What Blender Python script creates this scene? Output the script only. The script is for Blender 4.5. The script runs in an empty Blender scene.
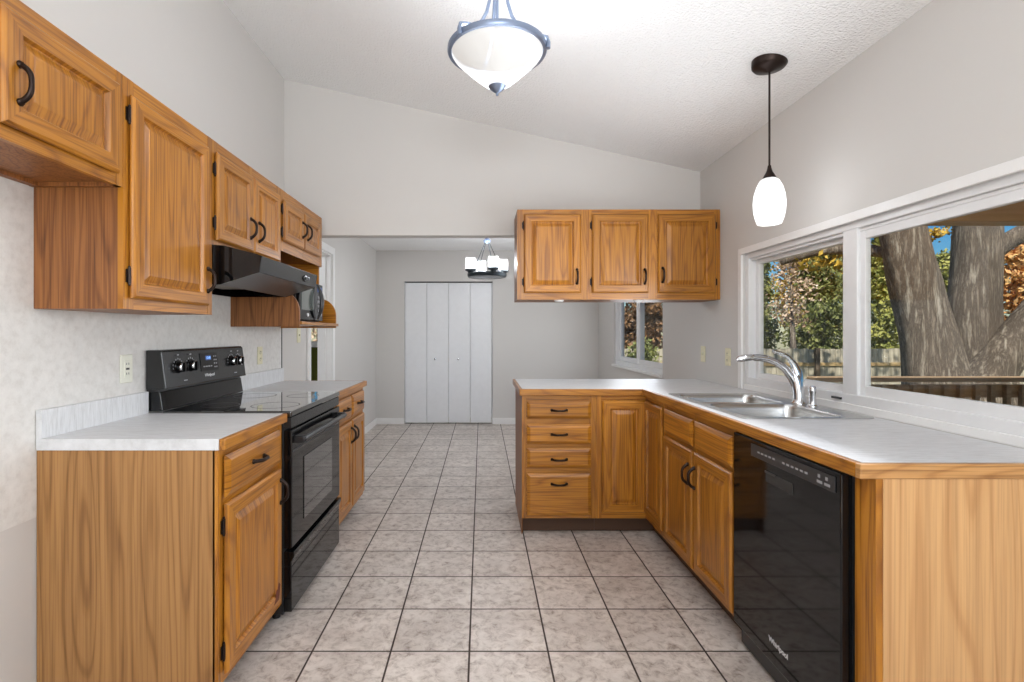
import bpy, bmesh, math, random
from mathutils import Vector, Matrix
random.seed(7)
R = math.radians
PI = math.pi
C = bpy.context.scene.collection
sc = bpy.context.scene

# ------------------------------------------------------------------ camera, sky, sun, exposure
XL, XR = -1.467, 1.628           # kitchen side walls
YH = 3.81                        # header wall between kitchen and dining end
YF = 7.128                       # far wall
YB = -2.7                        # wall behind the camera
cam = bpy.data.cameras.new('camera')
cam.sensor_width = 36.0
cam.lens = 18.0
cam.shift_x = 30.5 / 1024
cam.shift_y = -7.5 / 1024
cam.clip_start = 0.02
cam.clip_end = 300
co = bpy.data.objects.new('camera', cam)
co.location = (0, 0, 1.26)
co.rotation_euler = (R(90), 0, 0)
C.objects.link(co)
sc.camera = co

w = bpy.data.worlds.new('sky')
sc.world = w
w.use_nodes = True
wn = w.node_tree
wn.nodes.clear()
sky = wn.nodes.new('ShaderNodeTexSky')
sky.sky_type = 'NISHITA'
sky.sun_disc = False
sky.sun_elevation = R(38)
sky.sun_rotation = R(190)
sky.air_density = 1.0
sky.dust_density = 0.3
sky.ozone_density = 4.0
bg = wn.nodes.new('ShaderNodeBackground')
bg.inputs['Strength'].default_value = 0.22
wo = wn.nodes.new('ShaderNodeOutputWorld')
hsv = wn.nodes.new('ShaderNodeHueSaturation')
hsv.inputs['Saturation'].default_value = 1.5
hsv.inputs['Value'].default_value = 0.42
wn.links.new(sky.outputs[0], hsv.inputs['Color'])
wn.links.new(hsv.outputs[0], bg.inputs[0])
wn.links.new(bg.outputs[0], wo.inputs[0])

sun = bpy.data.lights.new('sun', 'SUN')
sun.energy = 6.0
sun.angle = R(0.6)
sun.color = (1.0, 0.93, 0.82)
so = bpy.data.objects.new('sun', sun)
so.rotation_euler = Vector((0.10, 0.66, -0.74)).to_track_quat('-Z', 'Y').to_euler()
so.location = (4, -8, 9)
C.objects.link(so)

def lamp_point(name, loc, power, radius, col=(0.94, 0.985, 1.06)):
    l = bpy.data.lights.new(name, 'POINT')
    l.energy = power
    l.shadow_soft_size = radius
    l.color = col
    o = bpy.data.objects.new(name, l)
    o.location = loc
    C.objects.link(o)
    return o

# added fill light at the made-up window behind the camera, tilted up
dl = bpy.data.lights.new('back_fill_light', 'AREA')
dl.shape = 'RECTANGLE'
dl.size, dl.size_y = 2.5, 1.5
dl.energy = 112
dl.color = (0.935, 0.985, 1.05)
dlo = bpy.data.objects.new('back_fill_light', dl)
dlo.location = (0.05, YB + 0.03, 1.5)
dlo.rotation_euler = (R(160), 0, 0)
C.objects.link(dlo)
# added fill floating inside the room, in place of daylight from the sink window
d2 = bpy.data.lights.new('sink_side_fill', 'AREA')
d2.shape = 'RECTANGLE'
d2.size, d2.size_y = 1.9, 0.5
d2.energy = 22
d2.color = (0.935, 0.985, 1.05)
d2o = bpy.data.objects.new('sink_side_fill', d2)
d2o.location = (XR - 0.36, 2.15, 1.40)
d2o.rotation_euler = (R(105), 0, R(90))
C.objects.link(d2o)
# added fill lights with no fixture, behind and above the camera
lamp_point('rear_fill_light', (0.1, -1.6, 1.6), 66, 0.22, (0.935, 0.985, 1.05))
lamp_point('overhead_fill_light', (0.06, -0.05, 2.0), 18, 0.2, (0.935, 0.985, 1.05))
# daylight through the dining window
d3 = bpy.data.lights.new('dining_window_daylight', 'AREA')
d3.shape = 'RECTANGLE'
d3.size, d3.size_y = 1.6, 1.0
d3.energy = 21
d3.color = (0.935, 0.985, 1.05)
d3o = bpy.data.objects.new('dining_window_daylight', d3)
d3o.location = (XR - 0.03, 5.45, 1.43)
d3o.rotation_euler = (R(90), 0, R(90))
C.objects.link(d3o)

sc.view_settings.view_transform = 'Standard'
sc.view_settings.look = 'None'
sc.view_settings.exposure = 0.0
sc.view_settings.gamma = 1.0
sc.view_settings.use_curve_mapping = False
sc.cycles.use_denoising = True
sc.cycles.max_bounces = 10
sc.cycles.diffuse_bounces = 6
sc.cycles.transparent_max_bounces = 24
sc.cycles.sample_clamp_indirect = 6.0
sc.cycles.caustics_reflective = False
sc.cycles.caustics_refractive = False

# ------------------------------------------------------------------ materials
def new_mat(name):
    m = bpy.data.materials.new(name)
    m.use_nodes = True
    nt = m.node_tree
    bs = nt.nodes['Principled BSDF']
    return m, nt, bs

def nd(nt, typ, **kw):
    n = nt.nodes.new(typ)
    for k, v in kw.items():
        if k in n.inputs:
            n.inputs[k].default_value = v
        else:
            setattr(n, k, v)
    return n

def mth(nt, op, a, b=None):
    n = nt.nodes.new('ShaderNodeMath')
    n.operation = op
    for i, v in enumerate((a, b)):
        if v is None:
            continue
        if isinstance(v, (int, float)):
            n.inputs[i].default_value = v
        else:
            nt.links.new(v, n.inputs[i])
    return n.outputs[0]

def ramp(nt, fac, stops):
    n = nt.nodes.new('ShaderNodeValToRGB')
    while len(n.color_ramp.elements) < len(stops):
        n.color_ramp.elements.new(0.5)
    for e, (p, c) in zip(n.color_ramp.elements, stops):
        e.position = p
        e.color = (c[0], c[1], c[2], 1)
    nt.links.new(fac, n.inputs[0])
    return n.outputs[0]

def mixc(nt, fac, a, b, mode='MIX'):
    n = nt.nodes.new('ShaderNodeMix')
    n.data_type = 'RGBA'
    n.blend_type = mode
    for sock, v in ((n.inputs[0], fac), (n.inputs[6], a), (n.inputs[7], b)):
        if isinstance(v, (int, float)):
            sock.default_value = v
        elif isinstance(v, tuple):
            sock.default_value = (v[0], v[1], v[2], 1)
        else:
            nt.links.new(v, sock)
    return n.outputs[2]

def bump(nt, bs, h, strength, dist=0.002):
    n = nt.nodes.new('ShaderNodeBump')
    n.inputs['Strength'].default_value = strength
    n.inputs['Distance'].default_value = dist
    nt.links.new(h, n.inputs['Height'])
    nt.links.new(n.outputs[0], bs.inputs['Normal'])

def srgb(r, g, b):
    f = lambda c: (c / 255 / 12.92) if c / 255 <= .04045 else ((c / 255 + .055) / 1.055) ** 2.4
    return (f(r), f(g), f(b))

def plain(name, col, rough=0.5, metal=0.0, spec=0.5, coat=0.0, noise=0.0, emit=None):
    m, nt, bs = new_mat(name)
    bs.inputs['Base Color'].default_value = (*col, 1)
    bs.inputs['Roughness'].default_value = rough
    bs.inputs['Metallic'].default_value = metal
    bs.inputs['Specular IOR Level'].default_value = spec
    bs.inputs['Coat Weight'].default_value = coat
    tc = nd(nt, 'ShaderNodeTexCoord')
    nz = nd(nt, 'ShaderNodeTexNoise', Scale=14.0, Detail=3.0)
    nt.links.new(tc.outputs['Object'], nz.inputs['Vector'])
    k = noise if noise else 0.04
    c = mixc(nt, nz.outputs[0], tuple(x * (1 - k) for x in col), tuple(min(1, x * (1 + k)) for x in col))
    nt.links.new(c, bs.inputs['Base Color'])
    if emit:
        bs.inputs['Emission Color'].default_value = (*emit[0], 1)
        bs.inputs['Emission Strength'].default_value = emit[1]
    return m

def oak(name, axis, light, mid, dark, rough=0.34, across=7.0, rings=46.0, contrast=0.5, rnd=0.2, coat=0.15, ysc=0.1, pore=0.85):
    m, nt, bs = new_mat(name)
    tc = nd(nt, 'ShaderNodeTexCoord')
    oi = nd(nt, 'ShaderNodeObjectInfo')
    off = nd(nt, 'ShaderNodeVectorMath', operation='ADD')
    sc_ = nd(nt, 'ShaderNodeVectorMath', operation='SCALE')
    cmb = nd(nt, 'ShaderNodeCombineXYZ')
    for i in range(3):
        nt.links.new(oi.outputs['Random'], cmb.inputs[i])
    nt.links.new(cmb.outputs[0], sc_.inputs[0])
    sc_.inputs['Scale'].default_value = 37.0
    nt.links.new(tc.outputs['Object'], off.inputs[0])
    nt.links.new(sc_.outputs[0], off.inputs[1])
    def mapped(sa):
        mp = nd(nt, 'ShaderNodeMapping')
        s = [1.0, ysc if axis != 'y' else 1.0, 1.0]
        s['xyz'.index(axis)] = sa
        mp.inputs['Scale'].default_value = s
        nt.links.new(off.outputs[0], mp.inputs['Vector'])
        return mp.outputs[0]
    n1 = nd(nt, 'ShaderNodeTexNoise', Scale=across, Detail=1.5, Roughness=0.45)
    nt.links.new(mapped(0.085), n1.inputs['Vector'])
    rg = mth(nt, 'SINE', mth(nt, 'MULTIPLY', n1.outputs[0], rings * 2.2))
    rg = mth(nt, 'ADD', mth(nt, 'MULTIPLY', rg, 0.5), 0.5)
    n2 = nd(nt, 'ShaderNodeTexNoise', Scale=150.0, Detail=2.5, Roughness=0.6)
    nt.links.new(mapped(0.016), n2.inputs['Vector'])
    n3 = nd(nt, 'ShaderNodeTexNoise', Scale=28.0, Detail=2.0)
    nt.links.new(mapped(0.025), n3.inputs['Vector'])
    base = ramp(nt, rg, [(0.0, dark), (0.12, mid), (0.45, light), (1.0, light)])
    base = mixc(nt, contrast * 0.75, mid, base)
    pores = ramp(nt, n2.outputs[0], [(0.34, (0.48, 0.4, 0.32)), (0.54, (1, 1, 1)), (1.0, (1.08, 1.08, 1.08))])
    base = mixc(nt, pore, base, pores, 'MULTIPLY')
    st = ramp(nt, n3.outputs[0], [(0.3, (0.9, 0.87, 0.84)), (0.7, (1.06, 1.06, 1.06))])
    base = mixc(nt, 1.0, base, st, 'MULTIPLY')
    hs = nd(nt, 'ShaderNodeHueSaturation')
    v = mth(nt, 'ADD', mth(nt, 'MULTIPLY', oi.outputs['Random'], rnd), 1 - rnd / 2)
    nt.links.new(v, hs.inputs['Value'])
    nt.links.new(base, hs.inputs['Color'])
    nt.links.new(hs.outputs[0], bs.inputs['Base Color'])
    bs.inputs['Roughness'].default_value = rough
    bs.inputs['Coat Weight'].default_value = coat
    bs.inputs['Coat Roughness'].default_value = 0.22
    bump(nt, bs, n2.outputs[0], 0.12, 0.001)
    return m

OL, OM, OD = srgb(190, 130, 42), srgb(166, 106, 28), srgb(112, 66, 18)
oak_v = oak('oak_vertical_grain', 'z', OL, OM, OD)
oak_h = oak('oak_horizontal_grain', 'x', OL, OM, OD)
oak_y = oak('oak_depth_grain', 'y', OL, OM, OD)
oak_pale_h = oak('pale_oak_strip', 'x', srgb(206, 160, 104), srgb(190, 140, 84), srgb(146, 98, 52), rnd=0.0)
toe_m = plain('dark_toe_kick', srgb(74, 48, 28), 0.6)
OAK = [oak_v, oak_h, oak_y]
lam = oak('woodgrain_laminate_brown', 'z', srgb(180, 136, 84), srgb(162, 117, 67), srgb(116, 78, 42), rough=0.45, across=5.0, rings=52, contrast=0.55, rnd=0.0, coat=0.0, ysc=1.0, pore=0.5)
lam_dark = oak('woodgrain_laminate_dark', 'z', srgb(160, 106, 58), srgb(142, 90, 46), srgb(98, 58, 28), rough=0.45, across=6, rings=40, contrast=0.6, rnd=0.0, coat=0.0, ysc=1.0)
lam_pale = oak('woodgrain_laminate_pale', 'z', srgb(217, 175, 124), srgb(204, 158, 106), srgb(166, 116, 68), rough=0.42, across=4.6, rings=46, contrast=0.42, rnd=0.0, coat=0.0, ysc=1.0, pore=0.3)

bronze = plain('dark_bronze', srgb(48, 38, 34), 0.38, 0.85)
black_gloss = plain('black_gloss_enamel', (0.004, 0.004, 0.0045), 0.06, 0, 0.38)
black_satin = plain('black_satin', (0.012, 0.012, 0.013), 0.32)
black_console = plain('black_console', (0.018, 0.018, 0.018), 0.22)
grey_panel = plain('dark_grey_panel', (0.034, 0.034, 0.036), 0.3)
glass_black = plain('black_cooktop_glass', (0.006, 0.006, 0.006), 0.04, 0, 0.9, 1.0)
oven_glass = plain('oven_window_glass', (0.022, 0.023, 0.025), 0.05, 0, 0.9, 0.6)
white_print = plain('white_print', (0.75, 0.75, 0.75), 0.5)
grey_print = plain('grey_print', (0.32, 0.32, 0.33), 0.5)
chrome = plain('chrome', (0.74, 0.75, 0.77), 0.12, 1.0)
steel = plain('brushed_steel', (0.56, 0.56, 0.55), 0.27, 1.0)
iron_blue = plain('pewter_metal', srgb(132, 145, 168), 0.34, 0.7)
vinyl = plain('white_vinyl', srgb(226, 226, 226), 0.35)
trimw = plain('white_trim_paint', srgb(232, 231, 229), 0.4)
doorw = plain('white_door_paint', srgb(226, 227, 229), 0.42)
gapm = plain('dark_gap', (0.03, 0.028, 0.026), 0.8)
almond = plain('almond_plastic', srgb(222, 216, 184), 0.4)
ivory = plain('ivory_plastic', srgb(224, 224, 210), 0.4)
slotm = plain('slot_dark', (0.05, 0.05, 0.045), 0.6)
lcd = plain('lcd_screen', (0.03, 0.04, 0.06), 0.15, emit=((0.12, 0.25, 0.75), 0.35))
lcd_digit = plain('lcd_digit', (0.1, 0.2, 0.5), 0.3, emit=((0.25, 0.5, 1.0), 1.2))
mesh_filter = plain('grease_filter', (0.22, 0.2, 0.17), 0.4, 0.6, noise=0.3)
lens_mat = plain('frosted_lens', (0.7, 0.68, 0.62), 0.4)
redbrown = plain('broken_wood', srgb(96, 44, 30), 0.7)

def wall_paint(name, col, k=0.02, scale=220.0, b=0.05):
    m, nt, bs = new_mat(name)
    tc = nd(nt, 'ShaderNodeTexCoord')
    n = nd(nt, 'ShaderNodeTexNoise', Scale=2.0, Detail=4.0)
    n2 = nd(nt, 'ShaderNodeTexNoise', Scale=scale, Detail=2.0)
    nt.links.new(tc.outputs['Object'], n.inputs['Vector'])
    nt.links.new(tc.outputs['Object'], n2.inputs['Vector'])
    c = mixc(nt, n.outputs[0], tuple(x * (1 - k) for x in col), tuple(x * (1 + k) for x in col))
    nt.links.new(c, bs.inputs['Base Color'])
    bs.inputs['Roughness'].default_value = 0.75
    bs.inputs['Specular IOR Level'].default_value = 0.25
    bump(nt, bs, n2.outputs[0], b, 0.008 if b > 0.5 else 0.002)
    return m
paint = wall_paint('greige_wall_paint', srgb(206, 203, 199))
ceil_m = wall_paint('popcorn_ceiling', srgb(243, 243, 242), 0.01, 95.0, 1.0)
olive = wall_paint('olive_wall_paint', srgb(92, 96, 34))
outside_wall = wall_paint('tan_siding', srgb(190, 175, 150))

def wallpaper_mat():
    m, nt, bs = new_mat('mottled_wallpaper')
    tc = nd(nt, 'ShaderNodeTexCoord')
    n = nd(nt, 'ShaderNodeTexNoise', Scale=34.0, Detail=4.0, Roughness=0.65)
    n2 = nd(nt, 'ShaderNodeTexNoise', Scale=5.0, Detail=3.0)
    nt.links.new(tc.outputs['Object'], n.inputs['Vector'])
    nt.links.new(tc.outputs['Object'], n2.inputs['Vector'])
    c = ramp(nt, n.outputs[0], [(0.3, srgb(206, 203, 198)), (0.5, srgb(216, 214, 210)), (0.75, srgb(224, 222, 218))])
    c = mixc(nt, 0.5, c, ramp(nt, n2.outputs[0], [(0.3, (0.94, 0.94, 0.935)), (0.7, (1.03, 1.03, 1.03))]), 'MULTIPLY')
    nt.links.new(c, bs.inputs['Base Color'])
    bs.inputs['Roughness'].default_value = 0.6
    return m
wallpaper = wallpaper_mat()

def counter_mat():
    m, nt, bs = new_mat('white_laminate_counter')
    tc = nd(nt, 'ShaderNodeTexCoord')
    mp = nd(nt, 'ShaderNodeMapping')
    mp.inputs['Scale'].default_value = (3, 26, 3)
    nt.links.new(tc.outputs['Object'], mp.inputs['Vector'])
    n = nd(nt, 'ShaderNodeTexNoise', Scale=5.0, Detail=6.0, Roughness=0.7)
    nt.links.new(mp.outputs[0], n.inputs['Vector'])
    c = ramp(nt, n.outputs[0], [(0.3, srgb(192, 192, 192)), (0.5, srgb(211, 212, 213)), (0.72, srgb(222, 223, 225))])
    nt.links.new(c, bs.inputs['Base Color'])
    bs.inputs['Roughness'].default_value = 0.42
    return m
counter = counter_mat()

TS = 0.3115
def tile_mat():
    m, nt, bs = new_mat('ceramic_floor_tile')
    gm = nd(nt, 'ShaderNodeNewGeometry')
    sx = nd(nt, 'ShaderNodeSeparateXYZ')
    nt.links.new(gm.outputs['Position'], sx.inputs[0])
    u = mth(nt, 'DIVIDE', mth(nt, 'ADD', sx.outputs[0], 0.048 + 40 * TS), TS)
    v = mth(nt, 'DIVIDE', mth(nt, 'ADD', sx.outputs[1], 40 * TS - 2.030), TS)
    def edge(t):
        f = mth(nt, 'FRACT', t)
        return mth(nt, 'MINIMUM', f, mth(nt, 'SUBTRACT', 1.0, f))
    d = mth(nt, 'MINIMUM', edge(u), edge(v))
    g = nd(nt, 'ShaderNodeMapRange', interpolation_type='SMOOTHSTEP')
    g.inputs['From Min'].default_value = 0.0092
    g.inputs['From Max'].default_value = 0.0150
    nt.links.new(d, g.inputs['Value'])
    cell = nd(nt, 'ShaderNodeCombineXYZ')
    nt.links.new(mth(nt, 'FLOOR', u), cell.inputs[0])
    nt.links.new(mth(nt, 'FLOOR', v), cell.inputs[1])
    wn_ = nd(nt, 'ShaderNodeTexWhiteNoise')
    nt.links.new(cell.outputs[0], wn_.inputs['Vector'])
    sc2 = nd(nt, 'ShaderNodeVectorMath', operation='SCALE')
    sc2.inputs['Scale'].default_value = 9.0
    nt.links.new(wn_.outputs['Color'], sc2.inputs[0])
    add = nd(nt, 'ShaderNodeVectorMath', operation='ADD')
    nt.links.new(gm.outputs['Position'], add.inputs[0])
    nt.links.new(sc2.outputs[0], add.inputs[1])
    n1 = nd(nt, 'ShaderNodeTexNoise', Scale=24.0, Detail=6.0, Roughness=0.72, Distortion=0.5)
    n2 = nd(nt, 'ShaderNodeTexNoise', Scale=4.5, Detail=3.0, Roughness=0.6)
    nt.links.new(add.outputs[0], n1.inputs['Vector'])
    nt.links.new(add.outputs[0], n2.inputs['Vector'])
    c = ramp(nt, n1.outputs[0], [(0.3, srgb(134, 120, 111)), (0.42, srgb(186, 175, 166)), (0.53, srgb(210, 201, 193)), (0.75, srgb(224, 217, 210))])
    c2 = ramp(nt, n2.outputs[0], [(0.32, (0.80, 0.77, 0.75)), (0.65, (1.06, 1.05, 1.04))])
    c = mixc(nt, 0.9, c, c2, 'MULTIPLY')
    vv = nd(nt, 'ShaderNodeHueSaturation')
    nt.links.new(mth(nt, 'ADD', mth(nt, 'MULTIPLY', wn_.outputs['Value'], 0.08), 0.96), vv.inputs['Value'])
    nt.links.new(c, vv.inputs['Color'])
    c = mixc(nt, g.outputs[0], srgb(62, 50, 44), vv.outputs[0])
    nt.links.new(c, bs.inputs['Base Color'])
    r = nd(nt, 'ShaderNodeMapRange')
    r.inputs['To Min'].default_value = 0.8
    r.inputs['To Max'].default_value = 0.34
    nt.links.new(g.outputs[0], r.inputs['Value'])
    nt.links.new(r.outputs[0], bs.inputs['Roughness'])
    bump(nt, bs, g.outputs[0], 0.5, 0.003)
    return m
tile = tile_mat()

def glass_mat(name, refl=0.07, tint=(1, 1, 1)):
    m = bpy.data.materials.new(name)
    m.use_nodes = True
    nt = m.node_tree
    nt.nodes.clear()
    t = nd(nt, 'ShaderNodeBsdfTransparent')
    t.inputs[0].default_value = (*tint, 1)
    g = nd(nt, 'ShaderNodeBsdfGlossy')
    g.inputs['Roughness'].default_value = 0.0
    mx = nd(nt, 'ShaderNodeMixShader')
    mx.inputs[0].default_value = refl
    o = nd(nt, 'ShaderNodeOutputMaterial')
    nt.links.new(t.outputs[0], mx.inputs[1])
    nt.links.new(g.outputs[0], mx.inputs[2])
    nt.links.new(mx.outputs[0], o.inputs[0])
    return m
pane_m = glass_mat('window_glass', 0.03, (0.97, 0.98, 0.98))

def shade_mat(name, col, strength, trans, swirl=0.1):
    m = bpy.data.materials.new(name)
    m.use_nodes = True
    nt = m.node_tree
    nt.nodes.clear()
    tc = nd(nt, 'ShaderNodeTexCoord')
    n = nd(nt, 'ShaderNodeTexNoise', Scale=5.0, Detail=3.0, Distortion=1.0)
    nt.links.new(tc.outputs['Object'], n.inputs['Vector'])
    c = mixc(nt, n.outputs[0], tuple(x * (1 - swirl) for x in col), col)
    e = nd(nt, 'ShaderNodeEmission')
    e.inputs[1].default_value = strength
    nt.links.new(c, e.inputs[0])
    t = nd(nt, 'ShaderNodeBsdfTransparent')
    d = nd(nt, 'ShaderNodeBsdfDiffuse')
    d.inputs[0].default_value = (0.45, 0.45, 0.44, 1)
    a = nd(nt, 'ShaderNodeAddShader')
    nt.links.new(e.outputs[0], a.inputs[0])
    nt.links.new(d.outputs[0], a.inputs[1])
    mx = nd(nt, 'ShaderNodeMixShader')
    mx.inputs[0].default_value = trans
    nt.links.new(a.outputs[0], mx.inputs[1])
    nt.links.new(t.outputs[0], mx.inputs[2])
    o = nd(nt, 'ShaderNodeOutputMaterial')
    nt.links.new(mx.outputs[0], o.inputs[0])
    return m
bowl_glass = shade_mat('lit_alabaster_glass', (1.0, 0.985, 0.95), 0.50, 0.15, 0.3)
pendant_glass = shade_mat('lit_opal_glass', (1.0, 1.0, 0.98), 1.0, 0.4, 0.06)
candle_glass = shade_mat('lit_candle_glass', (0.98, 1.0, 0.95), 0.75, 0.45, 0.1)

def bark_mat():
    m, nt, bs = new_mat('tree_bark')
    tc = nd(nt, 'ShaderNodeTexCoord')
    mp = nd(nt, 'ShaderNodeMapping')
    mp.inputs['Scale'].default_value = (1, 1, 0.11)
    nt.links.new(tc.outputs['Object'], mp.inputs['Vector'])
    n = nd(nt, 'ShaderNodeTexNoise', Scale=11.0, Detail=9.0, Roughness=0.75, Distortion=0.25)
    n2 = nd(nt, 'ShaderNodeTexNoise', Scale=1.6, Detail=3.0)
    nt.links.new(mp.outputs[0], n.inputs['Vector'])
    nt.links.new(tc.outputs['Object'], n2.inputs['Vector'])
    h = mth(nt, 'SUBTRACT', 1.0, mth(nt, 'MULTIPLY', mth(nt, 'ABSOLUTE', mth(nt, 'SUBTRACT', n.outputs[0], 0.5)), 5.0))
    h = mth(nt, 'ADD', mth(nt, 'MULTIPLY', h, 0.5), mth(nt, 'MULTIPLY', n.outputs[0], 0.6))
    c = ramp(nt, h, [(0.36, srgb(222, 212, 196)), (0.56, srgb(180, 167, 150)), (0.74, srgb(124, 111, 98)), (0.93, srgb(58, 50, 42))])
    c = mixc(nt, 0.8, c, ramp(nt, n2.outputs[0], [(0.35, (0.78, 0.76, 0.72)), (0.65, (1.08, 1.06, 1.02))]), 'MULTIPLY')
    nt.links.new(c, bs.inputs['Base Color'])
    h = mth(nt, 'MULTIPLY', h, -1.0)
    bs.inputs['Roughness'].default_value = 0.9
    bump(nt, bs, h, 1.0, 0.05)
    return m
bark = bark_mat()

def leaf_mat(name, cols, scale=1.6):
    m, nt, bs = new_mat(name)
    tc = nd(nt, 'ShaderNodeTexCoord')
    n = nd(nt, 'ShaderNodeTexNoise', Scale=scale, Detail=5.0, Roughness=0.8)
    nt.links.new(tc.outputs['Object'], n.inputs['Vector'])
    k = len(cols) - 1
    c = ramp(nt, n.outputs[0], [(0.3 + 0.4 * i / k, srgb(*q)) for i, q in enumerate(cols)])
    nt.links.new(c, bs.inputs['Base Color'])
    bs.inputs['Roughness'].default_value = 0.6
    return m

def wood_out(name, a, b, axis='z'):
    m, nt, bs = new_mat(name)
    tc = nd(nt, 'ShaderNodeTexCoord')
    mp = nd(nt, 'ShaderNodeMapping')
    s = [1, 1, 1]
    s['xyz'.index(axis)] = 0.07
    mp.inputs['Scale'].default_value = s
    nt.links.new(tc.outputs['Object'], mp.inputs['Vector'])
    n = nd(nt, 'ShaderNodeTexNoise', Scale=16.0, Detail=5.0, Roughness=0.7)
    nt.links.new(mp.outputs[0], n.inputs['Vector'])
    c = ramp(nt, n.outputs[0], [(0.3, srgb(*a)), (0.7, srgb(*b))])
    nt.links.new(c, bs.inputs['Base Color'])
    bs.inputs['Roughness'].default_value = 0.8
    bump(nt, bs, n.outputs[0], 0.3, 0.01)
    return m
fence_m = wood_out('weathered_fence_wood', (138, 130, 112), (200, 192, 172))
fence_rail_m = wood_out('fence_rail_wood', (150, 122, 84), (206, 180, 130), 'x')
post_m = wood_out('dark_fence_post', (74, 62, 50), (112, 96, 78))
deck_m = wood_out('brown_deck_wood', (150, 120, 88), (204, 172, 134), 'x')
soffit_m = wood_out('brown_porch_boards', (214, 176, 118), (236, 206, 152), 'x')
beam_m = wood_out('brown_porch_beam', (206, 168, 112), (232, 198, 146), 'x')

def grass_mat():
    m, nt, bs = new_mat('leafy_lawn')
    tc = nd(nt, 'ShaderNodeTexCoord')
    n = nd(nt, 'ShaderNodeTexNoise', Scale=3.0, Detail=8.0, Roughness=0.8)
    nt.links.new(tc.outputs['Object'], n.inputs['Vector'])
    c = ramp(nt, n.outputs[0], [(0.3, srgb(72, 84, 36)), (0.5, srgb(122, 118, 58)), (0.62, srgb(160, 128, 72)), (0.8, srgb(190, 160, 100))])
    nt.links.new(c, bs.inputs['Base Color'])
    bs.inputs['Roughness'].default_value = 0.9
    return m
grass = grass_mat()

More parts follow.
